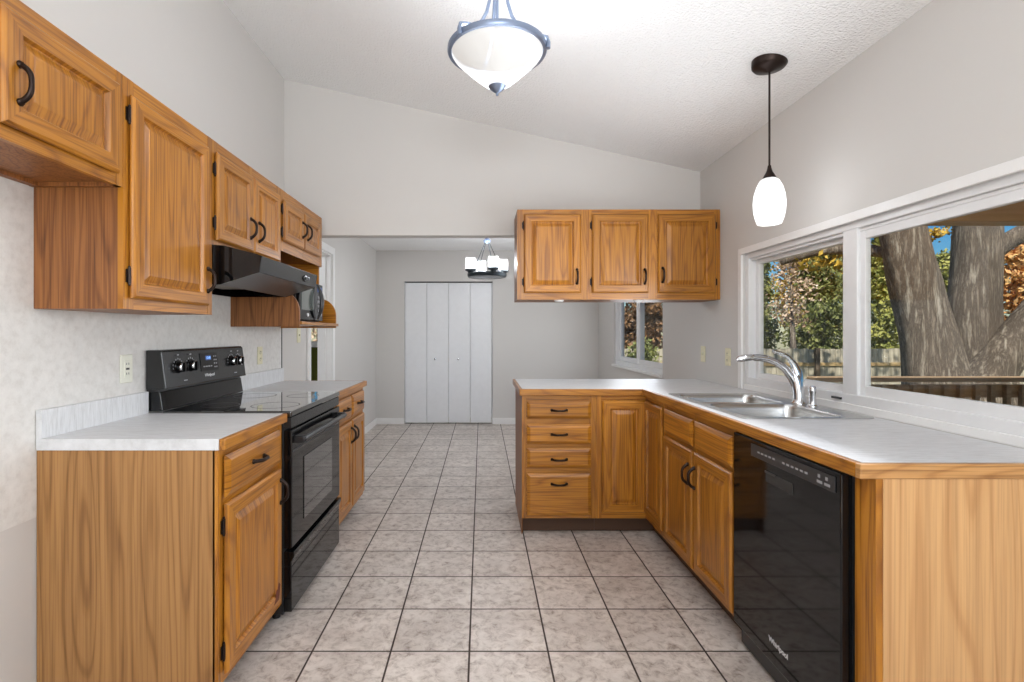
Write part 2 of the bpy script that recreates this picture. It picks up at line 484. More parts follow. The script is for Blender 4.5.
# ------------------------------------------------------------------ mesh helpers
class MB:
    def __init__(s):
        s.v, s.f, s.m, s.sm = [], [], [], []

    def add(s, vs, fs, mi=0, smooth=False):
        b = len(s.v)
        s.v += [tuple(p) for p in vs]
        for i, f in enumerate(fs):
            s.f.append(tuple(b + k for k in f))
            s.m.append(mi[i] if isinstance(mi, list) else mi)
            s.sm.append(smooth)
        return s

    def box(s, x0, x1, y0, y1, z0, z1, mi=0):
        vs = [(x0, y0, z0), (x1, y0, z0), (x1, y1, z0), (x0, y1, z0), (x0, y0, z1), (x1, y0, z1), (x1, y1, z1), (x0, y1, z1)]
        fs = [(0, 3, 2, 1), (4, 5, 6, 7), (0, 1, 5, 4), (1, 2, 6, 5), (2, 3, 7, 6), (3, 0, 4, 7)]
        return s.add(vs, fs, mi)

    def prism(s, poly, axis, a, b, mi=0):
        """poly: 2D points; axis 'x': points are (y,z); 'y': (x,z); 'z': (x,y)."""
        def P(p, t):
            if axis == 'x':
                return (t, p[0], p[1])
            if axis == 'y':
                return (p[0], t, p[1])
            return (p[0], p[1], t)
        n = len(poly)
        vs = [P(p, a) for p in poly] + [P(p, b) for p in poly]
        fs = [tuple(range(n))[::-1], tuple(range(n, 2 * n))] + [(i, (i + 1) % n, n + (i + 1) % n, n + i) for i in range(n)]
        return s.add(vs, fs, mi)

    def tube(s, pts, r, seg=10, mi=0, caps=True, flat=1.0):
        pts = [Vector(p) for p in pts]
        n = len(pts)
        rs = r if isinstance(r, (list, tuple)) else [r] * n
        vs = []
        t0 = (pts[1] - pts[0]).normalized()
        ref = Vector((0, 0, 1)) if abs(t0.z) < 0.9 else Vector((0, 1, 0))
        u = t0.cross(ref).normalized()
        for i in range(n):
            t = (pts[min(i + 1, n - 1)] - pts[max(i - 1, 0)]).normalized()
            u = (u - t * u.dot(t)).normalized()
            q = t.cross(u)
            for k in range(seg):
                a = 2 * PI * k / seg
                vs.append(pts[i] + u * (rs[i] * math.cos(a)) + q * (rs[i] * flat * math.sin(a)))
        fs = []
        for i in range(n - 1):
            for k in range(seg):
                k2 = (k + 1) % seg
                fs.append((i * seg + k, i * seg + k2, (i + 1) * seg + k2, (i + 1) * seg + k))
        if caps:
            fs.append(tuple(range(seg))[::-1])
            fs.append(tuple(range((n - 1) * seg, n * seg)))
        return s.add(vs, fs, mi, True)

    def lathe(s, prof, c=(0, 0, 0), seg=32, mi=0, axis='z'):
        """prof: list of (radius, height)."""
        vs, fs = [], []
        for (r, h) in prof:
            for k in range(seg):
                a = 2 * PI * k / seg
                p = (max(r, 1e-4) * math.cos(a), max(r, 1e-4) * math.sin(a), h)
                if axis == 'y':
                    p = (p[0], -p[2], p[1])
                elif axis == 'x':
                    p = (p[2], p[0], p[1])
                vs.append((p[0] + c[0], p[1] + c[1], p[2] + c[2]))
        for i in range(len(prof) - 1):
            for k in range(seg):
                k2 = (k + 1) % seg
                fs.append((i * seg + k, i * seg + k2, (i + 1) * seg + k2, (i + 1) * seg + k))
        return s.add(vs, fs, mi, True)

    def nested(s, x0, x1, z0, z1, steps, yb, grain='frame', back=True):
        """Stepped rectangular front: steps (inset, out); faces -y. Material 0 vertical, 1 horizontal grain."""
        vs = []
        for (ins, out) in steps:
            y = yb - out
            vs += [(x0 + ins, y, z0 + ins), (x1 - ins, y, z0 + ins), (x1 - ins, y, z1 - ins), (x0 + ins, y, z1 - ins)]
        fs, ms = [], []
        n = len(steps)
        for i in range(n - 1):
            for k in range(4):
                k2 = (k + 1) % 4
                fs.append((4 * i + k, 4 * i + k2, 4 * i + 4 + k2, 4 * i + 4 + k))
                if grain == 'drawer':
                    ms.append(1)
                else:
                    ms.append(1 if (k in (0, 2) and steps[i][0] < 0.05) else 0)
        fs.append((4 * n - 4, 4 * n - 3, 4 * n - 2, 4 * n - 1))
        ms.append(1 if grain == 'drawer' else 0)
        if back:
            fs.append((3, 2, 1, 0))
            ms.append(0)
        return s.add(vs, fs, ms)

    def build(s, name, mats, parent=None, loc=(0, 0, 0), bevel=0, smooth=None, rotz=0):
        me = bpy.data.meshes.new(name)
        me.from_pydata(s.v, [], s.f)
        if not isinstance(mats, (list, tuple)):
            mats = [mats]
        for m in mats:
            me.materials.append(m)
        for p, mi, sm in zip(me.polygons, s.m, s.sm):
            p.material_index = min(mi, len(mats) - 1)
            p.use_smooth = sm
        bm = bmesh.new()
        bm.from_mesh(me)
        bmesh.ops.recalc_face_normals(bm, faces=bm.faces)
        bm.to_mesh(me)
        bm.free()
        if any(s.sm):
            me.set_sharp_from_angle(angle=R(40))
        o = bpy.data.objects.new(name, me)
        C.objects.link(o)
        o.location = loc
        o.rotation_euler = (0, 0, rotz)
        if parent:
            o.parent = parent
        if bevel:
            bv = o.modifiers.new('bevel', 'BEVEL')
            bv.width = bevel
            bv.segments = 2
            bv.limit_method = 'ANGLE'
            bv.angle_limit = R(40)
        return o

def tag(o, label=None, cat=None, group=None, kind=None):
    if label:
        o['label'] = label
    if cat:
        o['category'] = cat
    if group:
        o['group'] = group
    if kind:
        o['kind'] = kind
    return o

def thing(name, label, cat, loc=(0, 0, 0), rotz=0, group=None):
    o = bpy.data.objects.new(name, None)
    o.empty_display_size = 0.1
    o.location = loc
    o.rotation_euler = (0, 0, rotz)
    C.objects.link(o)
    return tag(o, label, cat, group)

def struct(name, mb, mats, parent=None, **kw):
    o = mb.build(name, mats, parent, **kw)
    if not parent:
        o['kind'] = 'structure'
    return o

def text_mesh(name, body, size, mat, parent, loc, rot=(R(90), 0, 0), extrude=0.0006):
    cu = bpy.data.curves.new(name, 'FONT')
    cu.body = body
    cu.size = size
    cu.extrude = extrude
    cu.align_x = 'CENTER'
    cu.align_y = 'CENTER'
    t = bpy.data.objects.new(name + '_tmp', cu)
    C.objects.link(t)
    dg = bpy.context.evaluated_depsgraph_get()
    me = bpy.data.meshes.new_from_object(t.evaluated_get(dg))
    bpy.data.objects.remove(t)
    bpy.data.curves.remove(cu)
    me.materials.clear()
    me.materials.append(mat)
    o = bpy.data.objects.new(name, me)
    o.location = loc
    o.rotation_euler = rot
    o.parent = parent
    C.objects.link(o)
    return o

def rrect(x0, x1, y0, y1, r, n=6):
    pts = []
    for (cx, cy, a0) in ((x1 - r, y1 - r, 0), (x0 + r, y1 - r, 90), (x0 + r, y0 + r, 180), (x1 - r, y0 + r, 270)):
        for i in range(n + 1):
            a = R(a0 + 90 * i / n)
            pts.append((cx + r * math.cos(a), cy + r * math.sin(a)))
    return pts

# ------------------------------------------------------------------ room shell
ZL, ZR = 3.15, 2.462                                     # sloped ceiling heights at left / right wall
slope = (ZL - ZR) / (XR - XL)
zc = lambda x: ZL - slope * (x - XL)
ZD = 2.415                                               # flat ceiling of the dining end
WT = 0.13

struct('floor', MB().box(XL - 2.2, XR + 0.1, YB - 0.1, YF + 0.1, -0.08, 0.0), tile)

m = MB()
m.prism([(XL - 0.1, zc(XL - 0.1)), (XR + 0.1, zc(XR + 0.1)), (XR + 0.1, zc(XR + 0.1) + 0.15), (XL - 0.1, zc(XL - 0.1) + 0.15)], 'y', YB - 0.1, YH + 0.1)
struct('ceiling', m, ceil_m)
struct('ceiling.001', MB().box(XL - 2.2, XR + 0.1, YH + 0.1, YF + 0.1, ZD, ZD + 0.12), ceil_m)

# left wall with the doorway to the side room
DY0, DY1, DZ = 4.36, 5.0, 2.03
m = MB()
m.box(XL - WT, XL, YB, DY0, 0, 3.25)
m.box(XL - WT, XL, DY0, DY1, DZ, 3.25)
m.box(XL - WT, XL, DY1, YF, 0, 3.25)
wall_left = struct('wall_left', m, paint)
m = MB()
m.box(XL, XL + 0.003, 0.2, 3.745, 0.656, 2.0)
struct('wallpaper', m, wallpaper, wall_left)
struct('trim_1', MB().box(XL, XL + 0.006, 3.745, 3.755, 0.914, 1.8), gapm)

# right wall, two window openings
KY0, KY1, KZ0, KZ1 = 1.05, 3.19, 0.915, 1.765
NY0, NY1, NZ0, NZ1 = 4.60, 6.30, 0.885, 1.98
m = MB()
m.box(XR, XR + WT, YB, KY0, 0, 2.6)
m.box(XR, XR + WT, KY0, KY1, 0, KZ0)
m.box(XR, XR + WT, KY0, KY1, KZ1, 2.6)
m.box(XR, XR + WT, KY1, NY0, 0, 2.6)
m.box(XR, XR + WT, NY0, NY1, 0, NZ0)
m.box(XR, XR + WT, NY0, NY1, NZ1, 2.6)
m.box(XR, XR + WT, NY1, YF, 0, 2.6)
struct('wall_right', m, paint)

# header wall above the opening to the dining end
m = MB()
m.prism([(XL, 1.99), (XR, 1.99), (XR, zc(XR) + 0.05), (XL, zc(XL) + 0.05)], 'y', YH, YH + 0.11)
struct('wall_header', m, paint)

# far wall with the closet opening, side-room walls
CX0, CX1, CZ = -1.075, 0.155, 1.985
m = MB()
m.box(XL, CX0, YF, YF + WT, 0, 2.6)
m.box(CX0, CX1, YF, YF + WT, CZ, 2.6)
m.box(CX1, XR + 0.1, YF, YF + WT, 0, 2.6)
m.box(CX0 - 0.05, CX1 + 0.05, YF + 0.55, YF + 0.6, 0, 2.6)
struct('wall_far', m, paint)
m = MB()
GX0, GX1, GZ0, GZ1 = -2.95, -1.85, 1.10, 1.95
m.box(XL - 2.2, GX0, YF, YF + 0.1, 0, 2.5)
m.box(GX0, GX1, YF, YF + 0.1, 0, GZ0)
m.box(GX0, GX1, YF, YF + 0.1, GZ1, 2.5)
m.box(GX1, XL - WT, YF, YF + 0.1, 0, 2.5)
struct('wall_side_room', m, olive)
m = MB()
m.box(XL - 2.25, XL - 2.2, 3.6, YF, 0, 2.5)
m.box(XL - 2.2, XL - WT, 3.6, 3.7, 0, 2.5)
m.box(XL - 2.2, XL - WT, 3.6, 3.95, 2.4, 2.5)
struct('wall_side_room_left', m, paint)

# wall behind the camera ; its wide window is unseen, added for the fill light
m = MB()
m.box(XL - WT, -1.25, YB - 0.12, YB, 0, 3.3)
m.box(1.35, XR + WT, YB - 0.12, YB, 0, 3.3)
m.box(-1.25, 1.35, YB - 0.12, YB, 0, 0.72)
m.box(-1.25, 1.35, YB - 0.12, YB, 2.28, 3.3)
struct('wall_back', m, paint)

def ring(mb, a0, a1, z0, z1, wd, x0, x1, mi=0):
    """rectangular frame in the YZ plane, thickness x0..x1"""
    mb.box(x0, x1, a0, a0 + wd, z0, z1, mi)
    mb.box(x0, x1, a1 - wd, a1, z0, z1, mi)
    mb.box(x0, x1, a0 + wd, a1 - wd, z0, z0 + wd, mi)
    mb.box(x0, x1, a0 + wd, a1 - wd, z1 - wd, z1, mi)

# kitchen window
wr = thing('window_1', None, None, (XR, 2.1, KZ0))
wr['kind'] = 'structure'
def rel(mb, o):
    l = o.location
    mb.v = [(x - l.x, y - l.y, z - l.z) for x, y, z in mb.v]
    return mb
m = MB()
m.box(XR - 0.014, XR, KY1 - 0.004, KY1 + 0.036, KZ0, KZ1 + 0.024)
m.box(XR - 0.014, XR, KY0 - 0.036, KY0 + 0.004, KZ0, KZ1 + 0.024)
m.box(XR - 0.014, XR, KY0 + 0.004, KY1 - 0.004, KZ1 - 0.016, KZ1 + 0.024)
rel(m, wr).build('casing', trimw, wr, bevel=0.003)
m = MB()
ring(m, KY0, KY1, KZ0 + 0.03, KZ1, 0.045, XR + 0.012, XR + 0.1)
m.box(XR + 0.015, XR + 0.046, 2.24, 2.33, KZ0 + 0.06, KZ1 - 0.04)
m.box(XR + 0.025, XR + 0.045, KY0 + 0.03, KY1 - 0.03, KZ1 - 0.06, KZ1 - 0.045)
rel(m, wr).build('window_frame', vinyl, wr, bevel=0.004)
m = MB()
m.box(XR + 0.003, XR + 0.022, KY0 + 0.001, KY1 - 0.001, KZ0, KZ0 + 0.032)
rel(m, wr).build('window_sill', trimw, wr, bevel=0.003)
m = MB()
ring(m, 2.300, KY1 - 0.045, KZ0 + 0.068, KZ1 - 0.045, 0.038, XR + 0.055, XR + 0.085)
s1 = rel(m, wr).build('sash', vinyl, wr, bevel=0.004)
m = MB()
ring(m, KY0 + 0.045, 2.262, KZ0 + 0.068, KZ1 - 0.045, 0.05, XR + 0.030, XR + 0.056)
s2 = rel(m, wr).build('sash', vinyl, wr, bevel=0.004)
m = MB().box(XR + 0.068, XR + 0.072, 2.335, KY1 - 0.08, KZ0 + 0.1, KZ1 - 0.08)
rel(m, wr).build('glass_pane', pane_m, s1)
m = MB().box(XR + 0.040, XR + 0.044, KY0 + 0.09, 2.214, KZ0 + 0.1, KZ1 - 0.08)
rel(m, wr).build('glass_pane', pane_m, s2)
m = MB().box(XR + 0.004, XR + 0.013, 2.33, 2.39, KZ0 + 0.045, KZ0 + 0.055)
rel(m, wr).build('window_latch', black_satin, wr)

# dining window
wr = thing('window_2', None, None, (XR, 5.45, NZ0))
wr['kind'] = 'structure'
m = MB()
ring(m, NY0, NY1, NZ0, NZ1, 0.05, XR + 0.02, XR + 0.1)
m.box(XR + 0.03, XR + 0.1, 5.42, 5.48, NZ0 + 0.04, NZ1 - 0.04)
rel(m, wr).build('window_frame', vinyl, wr, bevel=0.004)
m = MB()
ring(m, NY0 + 0.05, 5.44, NZ0 + 0.05, NZ1 - 0.05, 0.05, XR + 0.035, XR + 0.06)
s1 = rel(m, wr).build('sash', vinyl, wr, bevel=0.003)
m = MB()
ring(m, 5.46, NY1 - 0.05, NZ0 + 0.05, NZ1 - 0.05, 0.05, XR + 0.06, XR + 0.085)
s2 = rel(m, wr).build('sash', vinyl, wr, bevel=0.003)
m = MB().box(XR + 0.046, XR + 0.05, NY0 + 0.09, 5.40, NZ0 + 0.09, NZ1 - 0.09)
rel(m, wr).build('glass_pane', pane_m, s1)
m = MB().box(XR + 0.07, XR + 0.074, 5.50, NY1 - 0.09, NZ0 + 0.09, NZ1 - 0.09)
rel(m, wr).build('glass_pane', pane_m, s2)
m = MB().box(XR - 0.025, XR + 0.04, NY0 - 0.0, NY1 + 0.02, NZ0 - 0.025, NZ0 + 0.002)
rel(m, wr).build('window_sill', trimw, wr, bevel=0.004)

# side-room window over the olive wall
wr = thing('window_3', None, None, (-2.4, YF, GZ0))
wr['kind'] = 'structure'
m = MB()
for (a, b, c, d) in ((GX0, GX0 + 0.05, GZ0, GZ1), (GX1 - 0.05, GX1, GZ0, GZ1), (GX0, GX1, GZ1 - 0.05, GZ1), (GX0, GX1, GZ0, GZ0 + 0.05)):
    m.box(a, b, YF + 0.02, YF + 0.07, c, d)
rel(m, wr).build('window_frame', vinyl, wr)
m = MB().box(GX0 - 0.05, GX1 + 0.05, YF - 0.03, YF + 0.03, GZ0 - 0.03, GZ0 + 0.03)
rel(m, wr).build('window_sill', trimw, wr)
m = MB().box(GX0 + 0.05, GX1 - 0.05, YF + 0.045, YF + 0.05, GZ0 + 0.05, GZ1 - 0.05)
rel(m, wr).build('glass_pane', pane_m, wr)

# unseen back window, added to go with the fill light
wr = thing('added_back_window', None, None, (0.05, YB, 0.72))
wr['kind'] = 'structure'
m = MB()
for (a, b, c, d) in ((-1.25, -1.19, 0.72, 2.28), (1.29, 1.35, 0.72, 2.28), (-1.19, 1.29, 0.72, 0.78), (-1.19, 1.29, 2.22, 2.28), (0.02, 0.08, 0.78, 2.22)):
    m.box(a, b, YB - 0.09, YB - 0.03, c, d)
rel(m, wr).build('window_frame', vinyl, wr)

# doorway casing in the left wall
m = MB()
m.box(XL, XL + 0.018, DY0 - 0.07, DY0, 0, DZ + 0.07)
m.box(XL, XL + 0.018, DY1, DY1 + 0.07, 0, DZ + 0.07)
m.box(XL, XL + 0.018, DY0, DY1, DZ, DZ + 0.07)
struct('trim_2', m, trimw, bevel=0.003)
m = MB()
m.box(XL - WT, XL, DY1 - 0.014, DY1, 0, DZ)
m.box(XL - WT, XL, DY0, DY0 + 0.014, 0, DZ)
m.box(XL - WT, XL, DY0 + 0.014, DY1 - 0.014, DZ - 0.014, DZ)
m.box(XL - 0.08, XL - 0.05, DY1 - 0.028, DY1 - 0.014, 0, DZ - 0.014)
struct('trim_3', m, trimw)

# closet bifold doors
dr = thing('door_1', None, None, ((CX0 + CX1) / 2, YF + 0.03, 0))
dr['kind'] = 'structure'
pw = (CX1 - CX0 - 0.02) / 4
for i in range(4):
    a = CX0 + 0.010 + i * pw
    lf = MB().box(a + 0.002 - dr.location.x, a + pw - 0.002 - dr.location.x, -0.012, 0.02, 0.015, CZ - 0.018)
    lo = lf.build('door_panel', doorw, dr, bevel=0.004)
    if i in (1, 2):
        kx = a + (pw * 0.38 if i == 1 else pw * 0.45) - dr.location.x
        MB().lathe([(0.0, 0.034), (0.011, 0.033), (0.015, 0.026), (0.012, 0.016), (0.006, 0.010), (0.006, 0.0)], (kx, -0.012, 0.905), 14, axis='y').build('knob', chrome, lo)
m = MB()
m.box(CX0 - dr.location.x, CX1 - dr.location.x, 0.0, 0.03, CZ - 0.012, CZ)
m.build('door_track', gapm, dr)
m = MB()
m.box(CX0 - dr.location.x, CX0 + 0.008 - dr.location.x, 0.0, 0.09, 0, CZ - 0.012)
m.box(CX1 - 0.008 - dr.location.x, CX1 - dr.location.x, 0.0, 0.09, 0, CZ - 0.012)
m.build('door_jamb', doorw, dr)

# baseboards
m = MB()
m.box(XL, CX0, YF - 0.014, YF, 0, 0.085)
m.box(CX1, XR, YF - 0.014, YF, 0, 0.085)
struct('baseboard_far', m, trimw, bevel=0.003)
m = MB()
m.box(XL, XL + 0.014, DY1 + 0.07, YF - 0.014, 0, 0.085)
m.box(XL, XL + 0.014, 3.76, DY0 - 0.07, 0, 0.085)
struct('baseboard_left', m, trimw, bevel=0.003)
struct('baseboard_right', MB().box(XR - 0.014, XR, 3.9, YF - 0.014, 0, 0.085), trimw, bevel=0.003)

lamp_point('side_room_fill', (-2.3, 4.25, 2.15), 16, 0.12)  # added fill to brighten the olive wall, no fixture here

# ------------------------------------------------------------------ cabinet builders (local: x right, y into cabinet, z up)
def handle(parent, x, z, horiz, y=-0.02, half=0.047):
    mb = MB()
    pts = []
    for i in range(17):
        t = -1 + 2 * i / 16
        out = 0.028 * (1 - abs(t) ** 3.2) + 0.002
        q = half * t
        pts.append((x + q, y - out, z) if horiz else (x, y - out, z + q))
    rs = [0.0062 - 0.0012 * (1 - abs(-1 + 2 * i / 16)) + 0.001 for i in range(17)]
    mb.tube(pts, rs, 10)
    for sgn in (-1, 1):
        c = (x + sgn * half, y, z) if horiz else (x, y, z + sgn * half)
        mb.lathe([(0.0095, 0.0), (0.0095, 0.004), (0.0065, 0.008)], c, 12, axis='y')
    return mb.build('handle', bronze, parent)

def hinge(parent, x, z, y):
    mb = MB()
    mb.tube([(x, y - 0.004, z - 0.026), (x, y - 0.004, z + 0.026)], 0.0055, 8)
    mb.box(x - 0.013, x + 0.002, y - 0.002, y + 0.0005, z - 0.022, z + 0.022)
    for e in (-1, 1):
        mb.lathe([(0.0005, 0.034), (0.004, 0.031), (0.004, 0.026)] if e > 0 else [(0.004, -0.026), (0.004, -0.031), (0.0005, -0.034)], (x, y - 0.004, z), 8)
    return mb.build('hinge', bronze, parent)

DOOR = [(0.009, 0.0), (0.009, 0.0035), (0.0, 0.0055), (0.0, 0.011), (0.003, 0.015), (0.009, 0.020), (0.050, 0.020), (0.053, 0.015), (0.056, 0.0085), (0.061, 0.0075), (0.084, 0.0178), (0.088, 0.0182)]
DRAW = [(0.008, 0.0), (0.008, 0.003), (0.0, 0.005), (0.0, 0.010), (0.003, 0.0125), (0.016, 0.0185), (0.020, 0.020)]

def door(parent, x0, x1, z0, z1, hinge_side=None, hnd=None, name='door', hz=None, hoff=0.028):
    mb = MB().nested(x0, x1, z0, z1, DOOR, 0.0)
    d = mb.build(name, [oak_v, oak_h], parent)
    if hinge_side:
        hx = x0 - 0.001 if hinge_side == 'L' else x1 + 0.001
        for zz in (hz or (z0 + 0.075, z1 - 0.075)):
            h = hinge(d, hx, zz, -0.001)
            if hinge_side == 'R':
                h.scale.x = -1
                h.location.x = 2 * hx
    if hnd:
        sx, sz = hnd
        handle(d, x0 + hoff if sx == 'L' else x1 - hoff, sz, False)
    return d

def drawer(parent, x0, x1, z0, z1, hz=None):
    mb = MB().nested(x0, x1, z0, z1, DRAW, 0.0, 'drawer')
    d = mb.build('drawer', [oak_v, oak_h], parent)
    if hz is not None:
        handle(d, (x0 + x1) / 2, hz, True, half=0.045)
    return d

def frame(parent, W, z0, z1, stiles, rails, t=0.018):
    """stiles: (x0,x1); rails: (z0,z1[,x0,x1])"""
    mb = MB()
    for (a, b) in stiles:
        mb.box(a, b, 0.0005, t, z0, z1, 0)
    for r_ in rails:
        a, b = (r_[2], r_[3]) if len(r_) > 2 else (0.001, W - 0.001)
        mb.box(a, b, 0.0016, t, r_[0], r_[1], 1)
    return mb.build('face_frame', [oak_v, oak_h], parent)

def carcass(parent, W, D, z0, z1, side=None, t=0.018):
    mb = MB().box(0.0008, W - 0.0008, t, D, z0, z1)
    return mb.build('carcass', side or lam_dark, parent)

ROT = {'L': R(90), 'P': 0.0, 'R': R(-90)}

# ---- left wall cabinets
ZT = 2.105
FXU = -1.17
def wallcab(label, y0, W, z0, D=None):
    return thing('wall_cabinet', label, 'cabinet', (FXU, y0, z0), ROT['L'], 'oak wall cabinets on the left wall')
DU = FXU - XL - 0.004
# short cabinet, first from the camera
c = wallcab('short oak wall cabinet nearest the camera, one wide door and open space below', 1.190, 0.480, 1.737)
H = ZT - 1.737
m = MB()
m.box(0.0008, 0.0158, 0.018, DU, 0, H, 0)
m.box(0.464, 0.4792, 0.018, DU, 0, H, 0)
m.box(0.0158, 0.464, 0.018, DU, H - 0.016, H, 0)
m.box(0.0158, 0.464, 0.018, DU, 0.012, 0.026, 0)
m.box(0.0158, 0.464, DU - 0.03, DU - 0.004, 0.0, 0.012, 0)
m.build('carcass', lam_dark, c)
frame(c, 0.480, 0, H, [(0, 0.03), (0.45, 0.48)], [(0, 0.04), (H - 0.05, H), (0.04, H - 0.05)])
door(c, 0.045, 0.447, 0.034, 0.322, 'R', ('L', 0.146), hz=(0.085, 0.265), hoff=0.040)
# tall cabinet
Z0 = 1.341
c = wallcab('tall oak wall cabinet with one long door, left of the range hood', 1.672, 0.551, Z0)
H = ZT - Z0
carcass(c, 0.551, DU, 0, H)
frame(c, 0.551, 0, H, [(0, 0.05), (0.515, 0.551)], [(0, 0.04), (H - 0.04, H), (0.04, H - 0.04)])
door(c, 0.024, 0.500, 0.036, H - 0.055, 'L', ('R', 0.144), hz=(0.11, H - 0.12), hoff=0.020)
# cabinet over the hood
Z0 = 1.648
c = wallcab('two-door oak wall cabinet right above the black range hood', 2.223, 0.760, Z0)
H = ZT - Z0
carcass(c, 0.760, DU, 0, H)
frame(c, 0.760, 0, H, [(0, 0.05), (0.355, 0.39), (0.70, 0.760)], [(0, 0.03), (H - 0.06, H), (0.03, H - 0.06)])
door(c, 0.018, 0.370, 0.022, H - 0.050, 'L', ('R', 0.135), hoff=0.042)
door(c, 0.378, 0.715, 0.022, H - 0.050, 'R', ('L', 0.135), hoff=0.046)
# microwave cabinet
c = wallcab('oak wall cabinet with two small doors over an open microwave shelf', 2.985, 0.765, 1.30)
H = ZT - 1.30
zb = 1.765 - 1.30
m = MB()
m.box(0.0008, 0.7642, 0.018, DU, zb, H)
m.box(0.016, 0.749, DU - 0.012, DU, 0.03, zb)
m.build('carcass', lam_dark, c)
frame(c, 0.765, zb - 0.02, H, [(0, 0.04), (0.375, 0.39), (0.725, 0.765)], [(zb - 0.02, zb + 0.04), (H - 0.03, H), (zb + 0.04, H - 0.03)])
door(c, 0.012, 0.345, 0.505, 0.745, 'L', ('R', 0.625), hz=(0.555, 0.69), hoff=0.036)
door(c, 0.352, 0.690, 0.505, 0.745, 'R', ('L', 0.625), hz=(0.555, 0.69), hoff=0.050)
def side_poly():
    pts = [(DU, 0.0), (DU, zb), (0.018, zb), (0.018, 0.215)]
    for i in range(1, 11):
        t = i / 10
        # S-curve sweeping forward
        pts.append((0.018 - 0.125 * math.sin(t * PI / 2) , 0.215 - 0.125 * (1 - math.cos(t * PI / 2))))
    pts.append((-0.107, 0.0))
    return pts
for a in (0.0008, 0.749):
    MB().prism(side_poly(), 'x', a, a + 0.0152).build('side_panel', [oak_y if a > 0.5 else lam_dark], c)
MB().box(0.016, 0.785, -0.118, DU - 0.012, 0.012, 0.032).build('shelf', [oak_h], c, bevel=0.003)

# ---- wall cabinets on the header wall
FYU = 3.487
DP = YH - FYU - 0.003
ZB = 1.491
H = ZT - ZB
c = thing('wall_cabinet', 'single-door oak wall cabinet at the free left end above the peninsula', 'cabinet', (0.243, FYU, ZB), 0, 'oak wall cabinets above the peninsula')
carcass(c, 0.478, DP, 0, H)
frame(c, 0.478, 0, H, [(0, 0.05), (0.435, 0.478)], [(0, 0.04), (H - 0.04, H), (0.04, H - 0.04)])
door(c, 0.046, 0.432, 0.045, H - 0.035, 'L', ('R', 0.155))
c = thing('wall_cabinet', 'two-door oak wall cabinet above the peninsula, touching the right wall', 'cabinet', (0.7215, FYU, ZB), 0, 'oak wall cabinets above the peninsula')
W = XR - 0.7215 - 0.003
carcass(c, W, DP, 0, H)
frame(c, W, 0, H, [(0, 0.03), (0.415, 0.475), (W - 0.04, W)], [(0, 0.04), (H - 0.04, H), (0.04, H - 0.04)])
door(c, 0.030, 0.412, 0.045, H - 0.035, 'L', ('R', 0.155))
door(c, 0.478, W - 0.035, 0.045, H - 0.035, 'R', ('L', 0.165))
for (x, lab) in ((0.535, 'white puck light under the single-door cabinet above the peninsula'), (1.08, 'white puck light under the two-door cabinet above the peninsula')):
    t = MB().lathe([(0.0, -0.013), (0.026, -0.012), (0.034, -0.004), (0.034, 0.0), (0.0, 0.0)], (0, 0, 0), 24).build('puck_light', trimw, loc=(x, FYU + 0.05, ZB))
    tag(t, lab, 'light', 'puck lights under the wall cabinets')

# ---- base cabinets
CT, CB = 0.914, 0.876
FXB = -0.866
DB = FXB - XL - 0.004
def base(name, label, loc, rot, group):
    return thing(name, label, 'cabinet', loc, ROT[rot], group)
c = base('base_cabinet', 'oak base cabinet at the near left with woodgrain side, one drawer over one door', (FXB, 1.684, 0), 'L', 'oak base cabinets on the left')
W = 0.535
m = MB()
m.box(0.006, W - 0.001, 0.018, DB, 0.10, CB - 0.001)
m.build('carcass', lam_dark, c)
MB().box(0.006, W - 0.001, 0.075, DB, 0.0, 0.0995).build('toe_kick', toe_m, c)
MB().box(0.0, 0.0055, 0.012, DB, 0.0, CB - 0.001).build('end_panel', lam, c)
frame(c, W, 0.09, CB - 0.001, [(0, 0.032), (0.50, W)], [(0.09, 0.13), (0.69, 0.715), (0.845, CB - 0.001), (0.715, 0.845), (0.13, 0.69)])
drawer(c, 0.028, 0.490, 0.712, 0.852, 0.785)
d = door(c, 0.028, 0.490, 0.122, 0.690, 'L', ('R', 0.595), hoff=0.018)
MB().prism([(0.405, 0.150), (0.452, 0.150), (0.470, 0.205), (0.452, 0.222), (0.430, 0.180)], 'y', -0.0206, -0.0165).build('broken_edge', redbrown, d)['label'] = 'dark red broken patch at the lower corner'
c = base('base_cabinet', 'oak base cabinet at the far left beyond the range, two drawers over two doors', (FXB, 2.990, 0), 'L', 'oak base cabinets on the left')
W = 0.750
m = MB()
m.box(0.001, W - 0.001, 0.018, DB, 0.10, CB - 0.001)
m.build('carcass', lam_dark, c)
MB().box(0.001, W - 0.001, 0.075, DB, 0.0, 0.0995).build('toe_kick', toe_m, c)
frame(c, W, 0.09, CB - 0.001, [(0, 0.035), (0.36, 0.39), (0.715, W)], [(0.09, 0.13), (0.69, 0.715), (0.845, CB - 0.001), (0.715, 0.845), (0.13, 0.69)])
for (a, b, hs, hd) in ((0.03, 0.365, 'L', 'R'), (0.385, 0.72, 'R', 'L')):
    drawer(c, a, b, 0.712, 0.852, 0.785)
    door(c, a, b, 0.122, 0.690, hs, (hd, 0.60))

